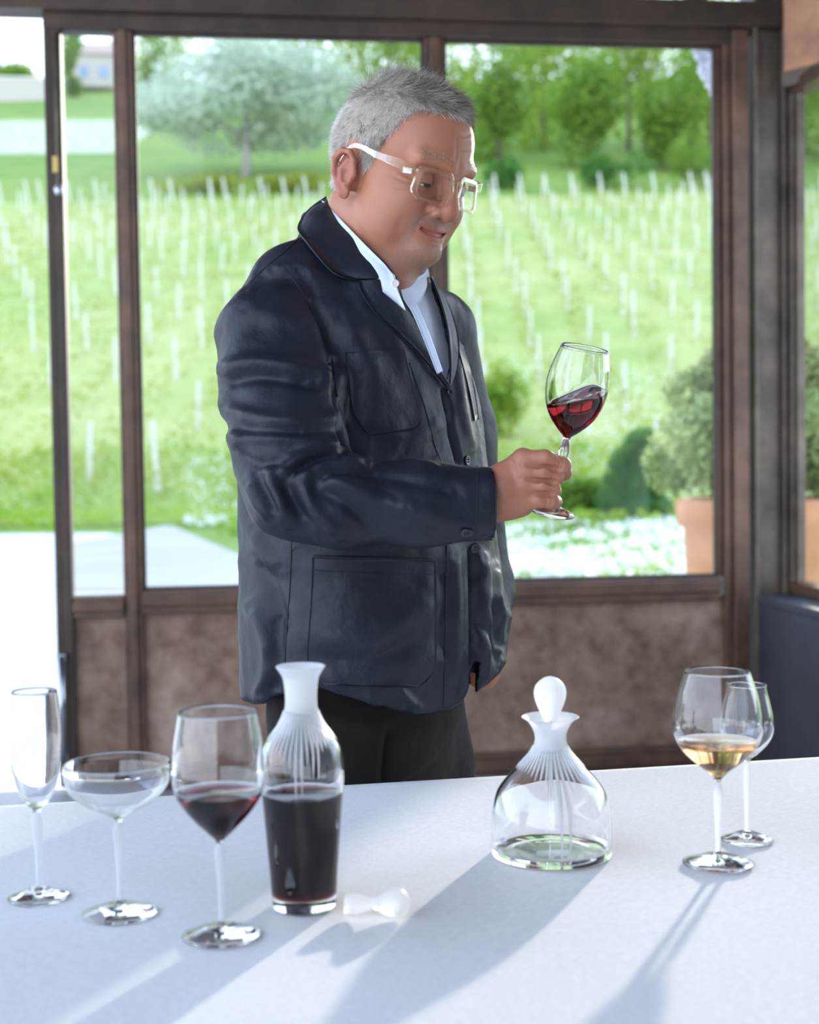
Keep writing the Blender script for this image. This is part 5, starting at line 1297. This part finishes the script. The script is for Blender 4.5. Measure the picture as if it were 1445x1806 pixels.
# ------------------------------------------------------------------ the raised glass
s = 1.905 / FPX
gk, inn, gk_s = stemware('raised_wine_glass', 'tilted glass of swirling red wine held up in the man\'s hand', (0, 0), 41.5,
    [(6, -136), (8, -141), (20, -152), (36, -170), (47, -190), (53, -213), (54.5, -232), (53, -252), (48, -275), (43, -292), (41, -299)], (-112, 9, 4.2), None, None, 'wine glass', False, s)
next(o for o in gk.children if o.name.startswith('stem')).data.materials[0] = M_GLASS
rim_c, foot_c = P(1029, 628, 1.905 - .035), P(973, 905, 1.905 + .010)
ax = Vector(rim_c - foot_c).normalized(); gk.rotation_euler = ax.to_track_quat('Z', 'Y').to_euler(); gk.location = tuple(foot_c)
gk_prof = LAST_OUT
# swirling wine: surface tilted and wavy, built in the glass's own frame
Rg = np.array(gk.rotation_euler.to_matrix()); 
def wine_top(a, rr):
    """height of the surface (glass frame) at angle a, radius fraction rr: world-level plane tipped towards the right plus a wave"""
    return 0
ups = Rg.T @ np.array([-.30, -.22, 1.0]); ups /= np.linalg.norm(ups)
iz, ir = inn[:, 1], inn[:, 0]
zc = 208 * s; V, Fc = [], []
seg, ns = 72, 14
rings = []
for kz in range(ns + 1):
    f = kz / ns; ring = []
    for k in range(seg):
        a = 2 * math.pi * k / seg
        # find where the wall meets the tilted surface along this angle
        zt = zc
        for _ in range(12):
            r = np.interp(zt, iz, ir); zt = zc - (ups[0] * r * math.cos(a) + ups[1] * r * math.sin(a)) / ups[2] + .0035 * math.sin(2 * a + .6) + .0015 * math.sin(5 * a)
        zq = iz[0] + (zt - iz[0]) * f; r = np.interp(zq, iz, ir) + .0002
        ring.append(len(V)); V.append((r * math.cos(a), r * math.sin(a), zq))
    rings.append(ring)
for A_, B_ in zip(rings[:-1], rings[1:]):
    for k in range(seg): Fc.append((A_[k], A_[(k + 1) % seg], B_[(k + 1) % seg], B_[k]))
Fc.append(tuple(reversed(rings[0])))
def swirl_floor(V, Fc, prev, base):
    for f in (.8, .55, .3, .1):
        ring = []
        for k in range(seg):
            x0, y0, z0 = V[base[k]]; a = 2 * math.pi * k / seg
            ring.append(len(V)); V.append((x0 * f, y0 * f, zc + (z0 - zc) * f + .0018 * math.sin(7 * a + 9 * f) * f))
        for k in range(seg): Fc.append((prev[k], prev[(k + 1) % seg], ring[(k + 1) % seg], ring[k]))
        prev = ring
    Fc.append(tuple(prev))
edge = [V[i] for i in rings[-1]]
swirl_floor(V, Fc, rings[-1], rings[-1])
mk('wine', [(x * .997, y * .997, z - .0003) for x, y, z in V], Fc, m_wine('red_wine_bright', (.66, .012, .03), 70), gk)
# its bowl: outer wall, rim, inner wall down to the swirling surface
old = next(o for o in gk.children if o.name.startswith('bowl'))
outp = [p for p in gk_prof if p[0] > 1e-6]
V, Fc, prev = [(0, 0, gk_prof[0][1])], [], None
for r, z in outp + [(None, None)] * 11:
    pass
rr_ = []
for r, z in outp: rr_.append([(r * math.cos(2 * math.pi * k / seg), r * math.sin(2 * math.pi * k / seg), z) for k in range(seg)])
zr = inn[-1, 1]
rr_.append([((outp[-1][0] - .0005) * math.cos(2 * math.pi * k / seg), (outp[-1][0] - .0005) * math.sin(2 * math.pi * k / seg), zr + .0005) for k in range(seg)])
for f in np.linspace(0, 1, 18):
    ring = []
    for k in range(seg):
        a = 2 * math.pi * k / seg; ze = edge[k][2]; zq = zr + (ze - zr) * f; r = np.interp(zq, iz, ir); ring.append((r * math.cos(a), r * math.sin(a), zq))
    rr_.append(ring)
ids = []
for ring in rr_: ids.append(list(range(len(V), len(V) + seg))); V += ring
for k in range(seg): Fc.append((0, ids[0][(k + 1) % seg], ids[0][k]))
for A_, B_ in zip(ids[:-1], ids[1:]):
    for k in range(seg): Fc.append((A_[k], A_[(k + 1) % seg], B_[(k + 1) % seg], B_[k]))
swirl_floor(V, Fc, ids[-1], ids[-1])
nm = old.name; bpy.data.objects.remove(old); mk('bowl', V, Fc, M_GLASS, gk)
